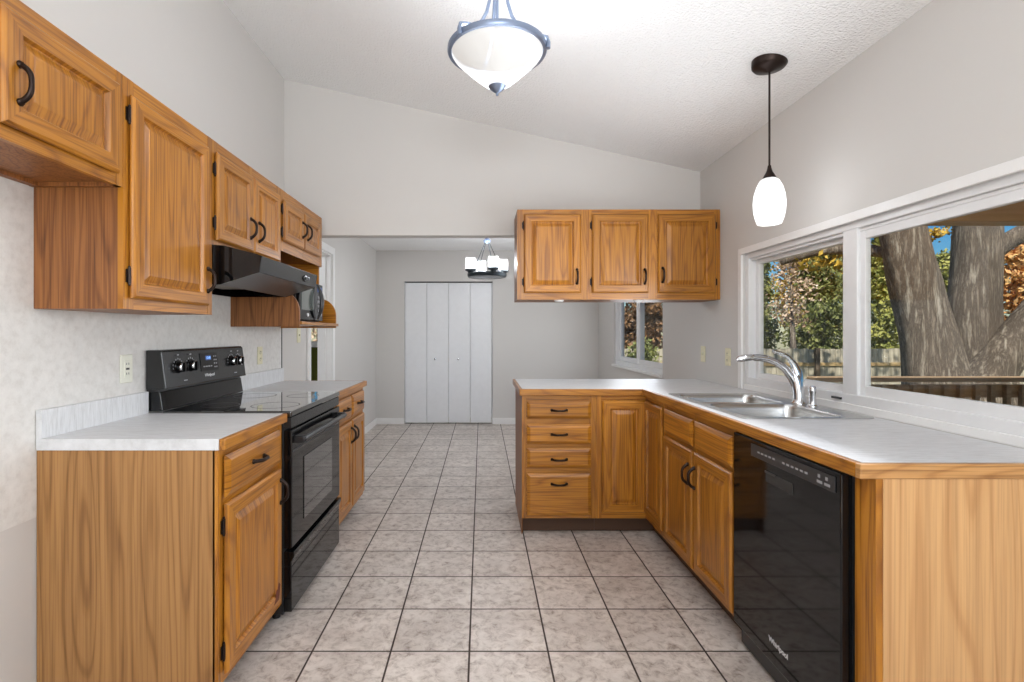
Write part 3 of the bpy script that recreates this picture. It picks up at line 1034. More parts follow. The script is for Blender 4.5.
# left counters
def left_counter(label, y0, y1, near):
    c = thing('countertop', label, 'countertop', (XL, y0, CB), 0, 'white countertops beside the range')
    L = y1 - y0
    MB().box(0.005, 0.605, 0, L, 0, CT - CB).build('slab', counter, c, bevel=0.0015)
    MB().box(0.0205 if False else 0.005, 0.024, 0.0, L, CT - CB, CT - CB + 0.094).build('backsplash', counter, c, bevel=0.0015)
    m = MB().box(0.6055, 0.626, 0, L, 0.0, CT - CB)
    if not near:
        m.box(0.005, 0.626, L + 0.0005, L + 0.018, 0.0, CT - CB)
    m.build('edge_strip', oak_y, c, bevel=0.004)
    return c
left_counter('short white laminate countertop at the near left, oak front edge', 1.679, 2.221, True)
left_counter('short white laminate countertop beyond the black range, near the doorway', 2.989, 3.742, False)

# ---- peninsula and right run
FX = 1.028                      # face of the right run (faces -x)
FY = 3.200                      # face of the peninsula (faces -y)
PX0 = 0.252
PB = 3.80
c = base('drawer_cabinet', 'oak peninsula cabinet with a stack of four drawers', (PX0, FY, 0), 'P', 'oak base cabinets on the right')
W = 0.468
m = MB()
m.box(0.006, W - 0.001, 0.018, PB - FY, 0.105, CB - 0.001)
m.build('carcass', lam_dark, c)
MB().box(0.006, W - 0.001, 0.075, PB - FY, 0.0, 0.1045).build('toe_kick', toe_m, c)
MB().box(0.0, 0.0055, 0.018, PB - FY, 0.0, CB - 0.003).build('end_panel', lam_dark, c)
frame(c, W, 0.105, CB - 0.001, [(0, 0.026), (0.42, W)], [(0.105, 0.125), (0.846, CB - 0.001), (0.125, 0.846)])
for (a, b, hh) in ((0.730, 0.838, 0.783), (0.571, 0.693, 0.633), (0.424, 0.545, 0.478), (0.124, 0.388, 0.325)):
    drawer(c, 0.032, 0.430, a, b, hh)

c = base('corner_cabinet', 'oak corner base cabinet with an L-shaped folded door', (PX0 + W + 0.001, FY, 0), 'P', 'oak base cabinets on the right')
ox = PX0 + W + 0.001
W1 = FX - ox                    # leaf on the peninsula side
Wd = XR - ox - 0.004
y2 = 2.868 - FY                 # near end on the right run
fx = W1
m = MB()
m.prism([(0.001, 0.018), (fx + 0.018, 0.018), (fx + 0.018, y2 + 0.001), (Wd, y2 + 0.001), (Wd, PB - FY), (0.001, PB - FY)], 'z', 0.105, CB - 0.001)
m.build('carcass', lam_dark, c)
MB().prism([(0.001, 0.075), (fx + 0.075, 0.075), (fx + 0.075, y2 + 0.001), (Wd, y2 + 0.001), (Wd, PB - FY), (0.001, PB - FY)], 'z', 0.0, 0.1045).build('toe_kick', toe_m, c)
m = MB()
m.box(0.0, 0.028, 0.0, 0.018, 0.105, CB - 0.001, 0)
m.box(0.028, fx + 0.018, 0.001, 0.018, 0.105, 0.14, 1)
m.box(0.028, fx + 0.018, 0.001, 0.018, 0.846, CB - 0.001, 1)
m.box(0.028, fx + 0.018, 0.006, 0.018, 0.14, 0.846, 0)
m.box(fx + 0.001, fx + 0.018, y2, 0.001, 0.105, 0.14, 1)
m.box(fx + 0.001, fx + 0.018, y2, 0.001, 0.846, CB - 0.001, 1)
m.box(fx + 0.006, fx + 0.018, y2 + 0.02, 0.001, 0.14, 0.846, 0)
m.box(fx, fx + 0.018, y2, y2 + 0.02, 0.105, CB - 0.001, 0)
m.build('face_frame', [oak_v, oak_h], c)
MB().nested(0.032, fx - 0.002, 0.142, 0.842, DOOR, 0.004).build('door', [oak_v, oak_h], c)
d = MB().nested(0.002, -y2 - 0.026, 0.142, 0.842, DOOR, 0.004).build('door', [oak_v, oak_h], c, loc=(fx, 0, 0), rotz=R(-90))

SY0 = 2.068
c = base('sink_cabinet', 'oak sink base cabinet left of the dishwasher, two doors under two false drawers', (FX, 2.866, 0), 'R', 'oak base cabinets on the right')
W = 2.866 - SY0
DR = XR - FX - 0.004
m = MB()
m.box(0.001, W - 0.001, 0.018, DR, 0.105, 0.70)
m.box(0.001, 0.02, 0.018, DR, 0.70, CB - 0.001)
m.box(W - 0.02, W - 0.001, 0.018, DR, 0.70, CB - 0.001)
m.build('carcass', lam_dark, c)
MB().box(0.001, W - 0.001, 0.075, DR, 0.0, 0.1045).build('toe_kick', toe_m, c)
frame(c, W, 0.105, CB - 0.001, [(0, 0.03), (0.385, 0.425), (W - 0.03, W)], [(0.105, 0.14), (0.69, 0.72), (0.846, CB - 0.001), (0.14, 0.69), (0.72, 0.846)])
for (a, b, hs, hd) in ((0.016, 0.398, None, 'R'), (0.424, 0.788, None, 'L')):
    drawer(c, a, b, 0.715, 0.842)
    door(c, a, b, 0.125, 0.695, hs, (hd, 0.575), hoff=0.032 if hd == 'R' else 0.018)

# dishwasher
DWY0, DWW = 1.447, 0.618
c = thing('dishwasher', 'black built-in dishwasher under the right countertop', 'dishwasher', (FX + 0.006, DWY0 + DWW, 0), ROT['R'])
MB().box(0.002, DWW + 0.011, 0.014, 0.58, 0.02, CB - 0.004).build('tub', black_satin, c)
MB().box(0.0, DWW, -0.018, 0.03, 0.105, CB - 0.012).build('door', black_gloss, c, bevel=0.004)
MB().box(0.0, DWW, 0.032, 0.06, 0.0, 0.10).build('kick_plate', black_satin, c, bevel=0.002)
MB().box(0.140, 0.597, -0.0215, -0.0185, 0.802, 0.848).build('control_panel', grey_panel, c, bevel=0.001)
def tick(parent, name, x0, x1, y0, y1, z0, z1, mat):
    return MB().box(x0, x1, y0, y1, z0, z1).build(name, mat, parent)
for i in range(5):
    tick(c, 'button', 0.188 + i * 0.024, 0.201 + i * 0.024, -0.0225, -0.0214, 0.822, 0.828, grey_print)
for i in range(6):
    tick(c, 'button', 0.342 + i * 0.024, 0.355 + i * 0.024, -0.0225, -0.0214, 0.822, 0.828, grey_print)
for i in range(2):
    tick(c, 'button', 0.520 + i * 0.034, 0.544 + i * 0.034, -0.0225, -0.0214, 0.812, 0.820, grey_print)
    tick(c, 'indicator', 0.524 + i * 0.034, 0.534 + i * 0.034, -0.0225, -0.0214, 0.828, 0.838, grey_print)
MB().box(0.237, 0.395, -0.0200, -0.0175, 0.733, 0.770).build('pocket_handle', gapm, c, bevel=0.002)
MB().box(0.235, 0.300, -0.0222, -0.0196, 0.764, 0.771).build('pocket_lip', grey_panel, c)
text_mesh('logo', 'Whirlpool', 0.027, white_print, c, (0.312, -0.0188, 0.185), extrude=0.0004)

# end panel
c = thing('end_panel', 'pale woodgrain end panel closing the right counter run, nearest the camera', 'panel', (FX + 0.018, 1.434, 0), ROT['R'])
MB().box(0.0, 0.076, 0.0, 0.019, 0.0, CB - 0.001).build('stile', oak_v, c, bevel=0.001)
MB().box(0.0635, 0.076, 0.0195, XR - FX - 0.022, 0.0, CB - 0.001).build('panel', lam_pale, c)

# L-shaped counter
CX = 1.002                       # front edge on the right run
CYN = 1.354                      # near end
CYF = 3.178                      # front edge on the peninsula
PXE = 0.236
PYB = 3.90
SX0, SX1, SYa, SYb = 1.058, 1.600, 2.066, 2.925      # sink outer rim
hx0, hx1, hy0, hy1 = SX0 + 0.012, SX1 - 0.012, SYa + 0.012, SYb - 0.012
c = thing('countertop', 'long white L-shaped countertop with oak edge, running under the window and over the peninsula', 'countertop', (CX, CYF, CB))
m = MB()
e = 0.02
m.box(CX + e, XR - 0.002, CYN + e, hy0, CB, CT)
m.box(CX + e, hx0, hy0, hy1, CB, CT)
m.box(hx1, XR - 0.002, hy0, hy1, CB, CT)
m.box(CX + e, XR - 0.002, hy1, CYF + e, CB, CT)
m.box(PXE + e, XR - 0.002, CYF + e, PYB, CB, CT)
rel(m, c).build('slab', counter, c)
m = MB()
m.box(CX, CX + e, CYN + e, CYF + e, CB - 0.002, CT)
rel(m, c).build('edge_strip', oak_y, c, bevel=0.003)
m = MB()
m.box(CX, XR - 0.002, CYN, CYN + e, CB - 0.002, CT)
rel(m, c).build('edge_strip', oak_pale_h, c, bevel=0.003)
m = MB()
m.box(PXE, CX, CYF, CYF + e, CB - 0.002, CT)
rel(m, c).build('edge_strip', oak_h, c, bevel=0.003)
m = MB()
m.box(PXE, PXE + e, CYF + e, PYB, CB, CT)
rel(m, c).build('edge_strip', oak_y, c, bevel=0.003)

# ---- sink
sk = thing('kitchen_sink', 'double-bowl stainless steel drop-in sink in the white counter', 'sink', ((SX0 + SX1) / 2, (SYa + SYb) / 2, CT))
def to_local(pts, z):
    l = sk.location
    return [(x - l.x, y - l.y, z) for x, y in pts]
bowls = [(SX0 + 0.032, SX1 - 0.102, SYa + 0.030, 2.475), (SX0 + 0.032, SX1 - 0.102, 2.505, SYb - 0.062)]
bm = bmesh.new()
loops = [rrect(SX0, SX1, SYa, SYb, 0.03)] + [rrect(*b, 0.045) for b in bowls]
edges = []
for lp in loops:
    vs = [bm.verts.new(p) for p in to_local(lp, 0.0045)]
    for i in range(len(vs)):
        edges.append(bm.edges.new((vs[i], vs[(i + 1) % len(vs)])))
bmesh.ops.triangle_fill(bm, use_beauty=True, use_dissolve=False, edges=edges, normal=(0, 0, 1))
me = bpy.data.meshes.new('rim')
bm.to_mesh(me)
bm.free()
me.materials.append(steel)
ro = bpy.data.objects.new('rim', me)
ro.parent = sk
C.objects.link(ro)
sd = ro.modifiers.new('solid', 'SOLIDIFY')
sd.thickness = 0.0035
sd.offset = -1
for b in bowls:
    m = MB()
    prof = [(0.0, 0.0044), (0.003, -0.002), (0.006, -0.02), (0.012, -0.14), (0.02, -0.168), (0.045, -0.180), (0.10, -0.183)]
    n = None
    vs, fs = [], []
    for (ins, z) in prof:
        lp = to_local(rrect(b[0] + ins, b[1] - ins, b[2] + ins, b[3] - ins, max(0.045 - ins * 0.3, 0.02)), z)
        n = len(lp)
        vs += lp
    for i in range(len(prof) - 1):
        for k in range(n):
            fs.append((i * n + k, i * n + (k + 1) % n, (i + 1) * n + (k + 1) % n, (i + 1) * n + k))
    fs.append(tuple(range((len(prof) - 1) * n, len(prof) * n)))
    m.add(vs, fs, 0, True)
    bo = m.build('bowl', steel, sk)
    cx, cy = (b[0] + b[1]) / 2 - sk.location.x, (b[2] + b[3]) / 2 - sk.location.y
    MB().lathe([(0.044, -0.1825), (0.042, -0.180), (0.034, -0.1815), (0.0, -0.1815)], (cx, cy, 0), 24).build('drain', chrome, bo)

# ---- faucet
FB = Vector((1.552, 2.50, CT + 0.0045))
fc = thing('faucet', 'chrome pull-out kitchen faucet with lever, behind the sink', 'faucet', FB)
m = MB()
m.lathe([(0.0, 0.0), (0.036, 0.0), (0.036, 0.004), (0.030, 0.010), (0.027, 0.03)], (0, 0, 0), 24)
m.tube([(0, 0, 0.01), (-0.002, 0.002, 0.05), (-0.008, 0.006, 0.10), (-0.016, 0.012, 0.135)], [0.029, 0.026, 0.025, 0.024], 18)
m.build('body', chrome, fc)
m = MB()
m.tube([(-0.006, 0.004, 0.07), (-0.028, 0.014, 0.125), (-0.060, 0.022, 0.172), (-0.098, 0.03, 0.200), (-0.135, 0.036, 0.215), (-0.172, 0.042, 0.221), (-0.200, 0.046, 0.222)],
       [0.019, 0.020, 0.0185, 0.017, 0.0165, 0.017, 0.0175], 16)
m.build('spout', chrome, fc)
m = MB()
m.tube([(-0.198, 0.046, 0.222), (-0.209, 0.047, 0.2225), (-0.237, 0.050, 0.220), (-0.265, 0.053, 0.214), (-0.281, 0.055, 0.208)], [0.0165, 0.020, 0.022, 0.019, 0.010], 16, flat=0.8)
m.build('spray_head', chrome, fc)
m = MB()
m.tube([(0.0, 0.004, 0.105), (-0.004, 0.008, 0.150), (-0.020, 0.012, 0.190), (-0.045, 0.014, 0.222), (-0.078, 0.016, 0.243), (-0.120, 0.018, 0.254)],
       [0.024, 0.022, 0.0165, 0.012, 0.010, 0.0085], 14, flat=0.75)
m.build('lever', chrome, fc)
sd_ = thing('soap_dispenser', 'small chrome dispenser cap standing beside the faucet', 'dispenser', (1.555, 2.405, CT + 0.0045))
MB().lathe([(0.0, 0.0), (0.024, 0.0), (0.024, 0.004), (0.017, 0.009), (0.015, 0.02)], (0, 0, 0), 20).build('base', chrome, sd_)
MB().lathe([(0.015, 0.02), (0.0135, 0.06), (0.0155, 0.068), (0.0155, 0.085), (0.011, 0.094), (0.0, 0.096)], (0, 0, 0), 20).build('cap', chrome, sd_)

# ------------------------------------------------------------------ range
RX, RY, RW = -0.832, 2.2275, 0.755
rg = thing('electric_range', 'black freestanding electric range with glass cooktop on the left', 'range', (RX, RY, 0), ROT['L'])
RD = RX - XL - 0.004
m = MB()
m.box(0.0, RW, 0.03, RD - 0.03, 0.035, 0.895)
m.build('body', black_satin, rg, bevel=0.003)
for x in (0.05, RW - 0.05):
    for y in (0.08, RD - 0.10):
        MB().lathe([(0.0, 0.0), (0.018, 0.0), (0.018, 0.036), (0.0, 0.036)], (x, y, 0), 12).build('leveling_foot', black_satin, rg)
ck = MB().box(-0.002, RW + 0.002, -0.006, RD - 0.075, 0.8955, 0.922).build('cooktop', glass_black, rg, bevel=0.006)
ringm = plain('burner_print', (0.03, 0.03, 0.03), 0.4)
for (x, y, r_) in ((0.19, 0.14, 0.105), (0.19, 0.40, 0.08), (0.56, 0.14, 0.08), (0.56, 0.40, 0.105)):
    MB().lathe([(r_, 0.9222), (r_ + 0.0025, 0.9226), (r_ + 0.004, 0.9222)], (x, y, 0), 40).build('burner_ring', ringm, ck)
# backguard: lower riser and tilted console
yb = RD - 0.003
m = MB().prism([(RD - 0.075, 0.9225), (RD - 0.062, 1.005), (yb, 1.005), (yb, 0.9225)], 'x', 0.0, RW)
m.build('riser', black_gloss, rg, bevel=0.003)
MB().prism([(RD - 0.058, 1.0055), (RD - 0.058, 1.016), (yb, 1.016), (yb, 1.0055)], 'x', 0.004, RW - 0.004).build('vent_gap', black_satin, rg)
prof = [(RD - 0.094, 1.0165), (RD - 0.090, 1.022), (RD - 0.071, 1.178), (RD - 0.062, 1.187), (yb, 1.187), (yb, 1.0165)]
MB().prism(prof, 'x', -0.001, RW + 0.001).build('console', black_console, rg, bevel=0.003)
tilt = math.atan2(0.019, 0.156)
def on_console(x, z, off=0.0):
    return (x, RD - 0.090 + (z - 1.022) * 0.019 / 0.156 - off, z)
def knob(x, z):
    p = on_console(x, z)
    ko = MB().lathe([(0.0, 0.030), (0.020, 0.030), (0.0235, 0.026), (0.025, 0.006), (0.029, 0.004), (0.029, 0.0)], (0, 0, 0), 24, axis='y')
    ko.box(-0.0045, 0.0045, -0.036, -0.006, -0.021, 0.021)
    o = ko.build('knob', black_gloss, rg, loc=p)
    MB().lathe([(0.0205, 0.0304), (0.0235, 0.0275), (0.0245, 0.0235)], (0, 0, 0), 24, axis='y').build('knob_ring', chrome, o)
    mk = MB()
    for i in range(11):
        a = R(215 - 25 * i - 0)
        mk.box(0.037 * math.cos(a) - 0.0014, 0.037 * math.cos(a) + 0.0014, -0.0012, 0.0002, 0.037 * math.sin(a) - 0.0035, 0.037 * math.sin(a) + 0.0035)
    mk.box(-0.006, 0.006, -0.0012, 0.0002, 0.052, 0.057)
    mk.build('dial_marks', grey_print, o)
for x in (0.105, 0.205, 0.600, 0.675):
    knob(x, 1.108)
p = on_console(0.375, 1.118, 0.001)
dp = MB().box(-0.082, 0.082, -0.002, 0.004, -0.046, 0.044).build('display', black_gloss, rg, loc=p)
dp.rotation_euler = (-tilt, 0, 0)
lc = MB().box(-0.036, 0.014, -0.0032, -0.0022, 0.008, 0.030).build('clock', lcd, dp)
text_mesh('clock_digits', '12:00', 0.018, lcd_digit, lc, (-0.011, -0.0036, 0.019), extrude=0.0002)
for i in range(2):
    for j in range(4):
        tick(dp, 'button', 0.04 + i * 0.018, 0.050 + i * 0.018, -0.0028, -0.0018, -0.032 + j * 0.018, -0.026 + j * 0.018, grey_print)
for i in range(4):
    tick(dp, 'button', -0.062 + i * 0.022, -0.048 + i * 0.022, -0.0028, -0.0018, -0.026, -0.020, grey_print)
o = text_mesh('logo', 'Whirlpool', 0.022, white_print, rg, on_console(0.365, 1.052, 0.0012), extrude=0.0004)
for x in (0.155, 0.637):
    p = on_console(x, 1.043, 0.0003)
    MB().box(-0.014, 0.014, -0.0008, 0.001, -0.002, 0.002).build('legend', grey_print, rg, loc=p)
# oven door
od = MB().box(0.004, RW - 0.004, -0.006, 0.0295, 0.322, 0.838).build('oven_door', black_gloss, rg, bevel=0.004)
MB().box(0.150, 0.590, -0.0095, -0.0062, 0.400, 0.690).build('oven_window', oven_glass, od, bevel=0.002)
MB().box(0.008, RW - 0.008, -0.0085, -0.0062, 0.742, 0.750).build('door_trim', grey_panel, od)
m = MB()
m.tube([(0.035, -0.046, 0.792), (0.20, -0.050, 0.795), (0.375, -0.052, 0.796), (0.555, -0.050, 0.795), (0.72, -0.046, 0.792)], 0.0125, 12)
m.box(0.03, 0.062, -0.05, -0.005, 0.776, 0.808)
m.box(0.693, 0.725, -0.05, -0.005, 0.776, 0.808)
m.build('door_handle', black_satin, od, bevel=0.004)
MB().box(0.004, RW - 0.004, -0.002, 0.0295, 0.846, 0.893).build('front_rail', black_console, rg, bevel=0.002)
m = MB()
m.box(0.004, RW - 0.004, -0.004, 0.0295, 0.045, 0.242)
m.prism([(-0.004, 0.242), (-0.004, 0.262), (-0.016, 0.290), (-0.016, 0.308), (0.0295, 0.308), (0.0295, 0.242)], 'x', 0.004, RW - 0.004)
m.build('storage_drawer', black_gloss, rg, bevel=0.003)

# ------------------------------------------------------------------ range hood
hd = thing('range_hood', 'black under-cabinet range hood above the stove', 'range hood', (FXU, 2.2265, 1.46), ROT['L'])
HW = 0.756
f = -0.214
prof = [(0.002, 0.186), (-0.05, 0.183), (f + 0.02, 0.145), (f, 0.138), (f + 0.012, 0.066), (-0.03, 0.012), (DU, 0.012), (DU, 0.186)]
m = MB()
m.prism(prof, 'x', 0.0, 0.008)
m.prism(prof, 'x', HW - 0.008, HW)
m.prism([(0.002, 0.1855), (-0.05, 0.1825), (f + 0.02, 0.1445), (f + 0.02, 0.1345), (-0.05, 0.172), (DU, 0.172), (DU, 0.1855)], 'x', 0.008, HW - 0.008)
m.prism([(DU - 0.008, 0.012), (DU, 0.012), (DU, 0.172), (DU - 0.008, 0.172)], 'x', 0.008, HW - 0.008)
m.build('hood_shell', black_gloss, hd)
m = MB().prism([(f + 0.0195, 0.1448), (f, 0.138), (f + 0.012, 0.066), (f + 0.024, 0.066), (f + 0.03, 0.134)], 'x', 0.0005, HW - 0.0005)
m.build('front_panel', black_console, hd, bevel=0.003)
m = MB().prism([(f + 0.013, 0.0655), (-0.028, 0.0125), (-0.028, 0.022), (f + 0.024, 0.074)], 'x', 0.0085, HW - 0.0085)
m.build('front_lip', plain('hood_lip_grey', (0.06, 0.06, 0.062), 0.3), hd)
m = MB().box(0.009, HW - 0.009, -0.027, DU - 0.009, 0.060, 0.068)
m.build('inner_pan', plain('hood_inner_grey', (0.09, 0.085, 0.08), 0.3), hd)
MB().box(0.20, 0.56, 0.0, 0.24, 0.040, 0.0595).build('grease_filter', mesh_filter, hd, bevel=0.003)
MB().box(0.06, 0.17, 0.02, 0.12, 0.035, 0.0595).build('lamp_lens', lens_mat, hd, bevel=0.008)
m = MB()
zz = 0.100
m.lathe([(0.0, 0.004), (0.048, 0.003), (0.05, 0.0)], (0, 0, 0), 28, axis='y')
m.v = [(x * 1.0 + 0.58, y + f + 0.003, z * 0.36 + zz) for x, y, z in m.v]
sw = m.build('switch_plate', black_console, hd)
for x in (0.555, 0.585):
    tick(sw, 'rocker_switch', x, x + 0.02, f - 0.006, f + 0.002, zz - 0.007, zz + 0.007, grey_panel)

# ------------------------------------------------------------------ microwave
MX = -1.100
mw = thing('microwave', 'compact black microwave on the open oak shelf', 'microwave', (MX, 3.085, 1.3325), ROT['L'])
MWW, MWH = 0.455, 0.262
MB().box(0.0, MWW, 0.018, 0.31, 0.008, MWH).build('body', black_satin, mw, bevel=0.006)
for (x, y) in ((0.04, 0.05), (MWW - 0.04, 0.05), (0.04, 0.26), (MWW - 0.04, 0.26)):
    MB().lathe([(0.0, 0.0), (0.012, 0.0), (0.012, 0.009), (0.0, 0.009)], (x, y, 0), 10).build('foot', black_satin, mw)
d = MB().box(0.002, 0.322, -0.002, 0.0175, 0.012, MWH - 0.004).build('door', black_gloss, mw, bevel=0.004)
MB().box(0.035, 0.262, -0.0045, -0.0022, 0.075, MWH - 0.04).build('door_window', plain('microwave_screen', (0.12, 0.14, 0.13), 0.12, 0, 0.9, 0.5), d, bevel=0.002)
m = MB()
pts = []
for i in range(15):
    t = -1 + 2 * i / 14
    pts.append((0.312, -0.012 - 0.03 * (1 - t * t), 0.135 + 0.115 * t))
m.tube(pts, [0.008 + 0.014 * (1 - (-1 + 2 * i / 14) ** 2) for i in range(15)], 12, flat=0.6)
m.build('handle', grey_panel, d)
cpn = MB().box(0.326, MWW - 0.002, -0.002, 0.0175, 0.012, MWH - 0.004).build('control_panel', black_console, mw, bevel=0.003)
MB().box(0.345, 0.435, -0.0035, -0.0021, 0.205, 0.240).build('display', lcd, cpn)
for i in range(3):
    for j in range(5):
        tick(cpn, 'key', 0.347 + i * 0.031, 0.370 + i * 0.031, -0.0035, -0.0021, 0.045 + j * 0.029, 0.062 + j * 0.029, grey_print)
MB().lathe([(0.0, 0.006), (0.010, 0.006), (0.012, 0.0)], (0.15, -0.002, 0.045), 16, axis='y').build('badge', white_print, d)

# ------------------------------------------------------------------ wall plates
def plate(name, label, cat, loc, rot, kind, mat, group='wall plates'):
    t = thing(name, label, cat, loc, rot, group)
    MB().box(-0.036, 0.036, -0.006, 0.0, -0.058, 0.058).build('cover_plate', mat, t, bevel=0.003)
    if kind == 'outlet':
        for dz in (-0.022, 0.022):
            s_ = MB().lathe([(0.0, 0.0085), (0.0155, 0.0085), (0.0165, 0.006)], (0, 0, dz), 20, axis='y').build('socket', mat, t)
            mm = MB()
            mm.box(-0.0075, -0.005, -0.0092, -0.008, dz - 0.002, dz + 0.007)
            mm.box(0.005, 0.0075, -0.0092, -0.008, dz - 0.002, dz + 0.007)
            mm.lathe([(0.0, 0.0092), (0.003, 0.009)], (0, 0, dz - 0.009), 8, axis='y')
            mm.build('slots', slotm, s_)
    elif kind == 'gfci':
        g_ = MB().box(-0.017, 0.017, -0.009, -0.0055, -0.034, 0.034).build('socket', mat, t, bevel=0.001)
        mm = MB()
        for dz in (-0.022, 0.018):
            mm.box(-0.0075, -0.005, -0.0098, -0.0085, dz - 0.002, dz + 0.007)
            mm.box(0.005, 0.0075, -0.0098, -0.0085, dz - 0.002, dz + 0.007)
        mm.box(-0.010, 0.010, -0.0098, -0.0085, -0.004, 0.004)
        mm.build('slots', slotm, g_)
    else:
        MB().prism([(-0.006, -0.010), (-0.017, 0.004), (-0.016, 0.009), (-0.006, 0.008)], 'x', -0.005, 0.005).build('toggle', mat, t)
        MB().box(-0.008, 0.008, -0.0068, -0.0055, -0.016, 0.016).build('toggle_slot', ivory, t)
    return t
plate('wall_outlet', 'ivory outlet on the wallpaper left of the range', 'outlet', (XL + 0.0035, 2.105, 1.115), ROT['L'], 'gfci', ivory)
plate('wall_outlet', 'ivory outlet on the wallpaper over the far left counter', 'outlet', (XL + 0.0035, 3.375, 1.115), ROT['L'], 'outlet', almond)
plate('light_switch', 'almond light switch between the wallpaper edge and the doorway', 'switch', (XL + 0.0005, 4.10, 1.245), ROT['L'], 'switch', almond)
plate('light_switch', 'almond light switch on the right wall, farther from the sink window', 'switch', (XR - 0.0005, 3.755, 1.110), ROT['R'], 'switch', almond)
plate('wall_outlet', 'almond outlet on the right wall just left of the sink window', 'outlet', (XR - 0.0005, 3.375, 1.105), ROT['R'], 'outlet', almond)
plate('wall_outlet', 'white plate low on the olive wall of the side room', 'outlet', (-2.21, YF - 0.0005, 0.66), 0.0, 'outlet', ivory)

# ------------------------------------------------------------------ bowl pendant
BX, BY, BZ = 0.063, 2.06, 2.398
zc_b = zc(BX)
bp = thing('bowl_pendant', 'large white glass bowl pendant with pewter ring at the top centre', 'light', (BX, BY, BZ))
RB = 0.196
m = MB().lathe([(RB - 0.012, -0.012), (RB, -0.012), (RB + 0.004, -0.006), (RB + 0.003, 0.008), (RB - 0.003, 0.011), (RB - 0.013, 0.008), (RB - 0.012, -0.012)], (0, 0, 0), 64)
m.build('ring', iron_blue, bp)
outer = [(RB - 0.013, 0.004), (RB - 0.014, -0.012), (RB - 0.024, -0.028), (0.152, -0.048), (0.126, -0.072), (0.100, -0.096), (0.074, -0.118), (0.052, -0.135), (0.036, -0.145), (0.020, -0.149), (0.0, -0.150)]
m = MB().lathe(outer, (0, 0, 0), 64)
o = m.build('glass_bowl', bowl_glass, bp)
m = MB().lathe([(0.0, -0.182), (0.005, -0.181), (0.006, -0.172), (0.011, -0.168), (0.027, -0.156), (0.038, -0.141), (0.036, -0.136), (0.0, -0.136)], (0, 0, 0), 32)
m.build('finial', iron_blue, bp)
top = zc_b - BZ
for k in range(3):
    a = R(225 + 120 * k)
    ca, sa = math.cos(a), math.sin(a)
    path = [(RB + 0.008, -0.02), (RB + 0.010, 0.004), (RB + 0.004, 0.024), (RB - 0.02, 0.034), (0.120, 0.050), (0.085, 0.085), (0.060, 0.130), (0.045, 0.180), (0.030, top - 0.14), (0.018, top - 0.10)]
    m = MB().tube([(r_ * ca, r_ * sa, z) for r_, z in path], [0.010, 0.0085, 0.008, 0.0075, 0.007, 0.007, 0.007, 0.007, 0.007, 0.007], 10)
    m.build('arm', iron_blue, bp)
MB().lathe([(0.006, 0.02), (0.006, top - 0.02)], (0, 0, 0), 12).build('rod', iron_blue, bp)
cn = MB().lathe([(0.0, top - 0.12), (0.024, top - 0.115), (0.026, top - 0.09), (0.012, top - 0.08), (0.012, top - 0.045), (0.05, top - 0.04), (0.062, top - 0.025), (0.062, top + 0.014), (0.0, top + 0.014)], (0, 0, 0), 32)
cn.build('canopy', iron_blue, bp)
bl = bpy.data.lights.new('bowl_pendant_bulb', 'SPOT')
bl.energy = 36
bl.spot_size = R(172)
bl.spot_blend = 0.5
bl.shadow_soft_size = 0.07
bl.color = (0.95, 0.985, 1.05)
blo = bpy.data.objects.new('bowl_pendant_bulb', bl)
blo.location = (BX, BY, BZ - 0.03)
C.objects.link(blo)
lamp_point('bowl_pendant_uplight', (BX, BY, BZ + 0.0), 10, 0.13)

# ------------------------------------------------------------------ mini pendant over the sink
QX, QY = 1.345, 2.392
zt = zc(QX)
mp = thing('mini_pendant', 'slim pendant with white oval glass hanging over the sink', 'light', (QX, QY, 1.757))
hp = zt - 1.757
MB().lathe([(0.0, hp - 0.045), (0.012, hp - 0.042), (0.03, hp - 0.034), (0.066, hp - 0.026), (0.075, hp - 0.015), (0.075, hp + 0.020), (0.0, hp + 0.020)], (0, 0, 0), 40).build('canopy', bronze, mp)
MB().lathe([(0.0045, 0.285), (0.0045, hp - 0.04)], (0, 0, 0), 12).build('stem', bronze, mp)
MB().lathe([(0.0, 0.290), (0.007, 0.288), (0.009, 0.275), (0.014, 0.258), (0.026, 0.236), (0.030, 0.226), (0.0, 0.226)], (0, 0, 0), 28).build('socket_cap', bronze, mp)
pr = [(0.026, 0.228), (0.041, 0.216), (0.055, 0.188), (0.065, 0.152), (0.069, 0.112), (0.067, 0.074), (0.060, 0.040), (0.052, 0.018), (0.049, 0.014), (0.047, 0.018)]
MB().lathe(pr, (0, 0, 0), 40).build('glass_shade', pendant_glass, mp)
lamp_point('mini_pendant_bulb', (QX, QY, 1.757 + 0.11), 2.2, 0.035)

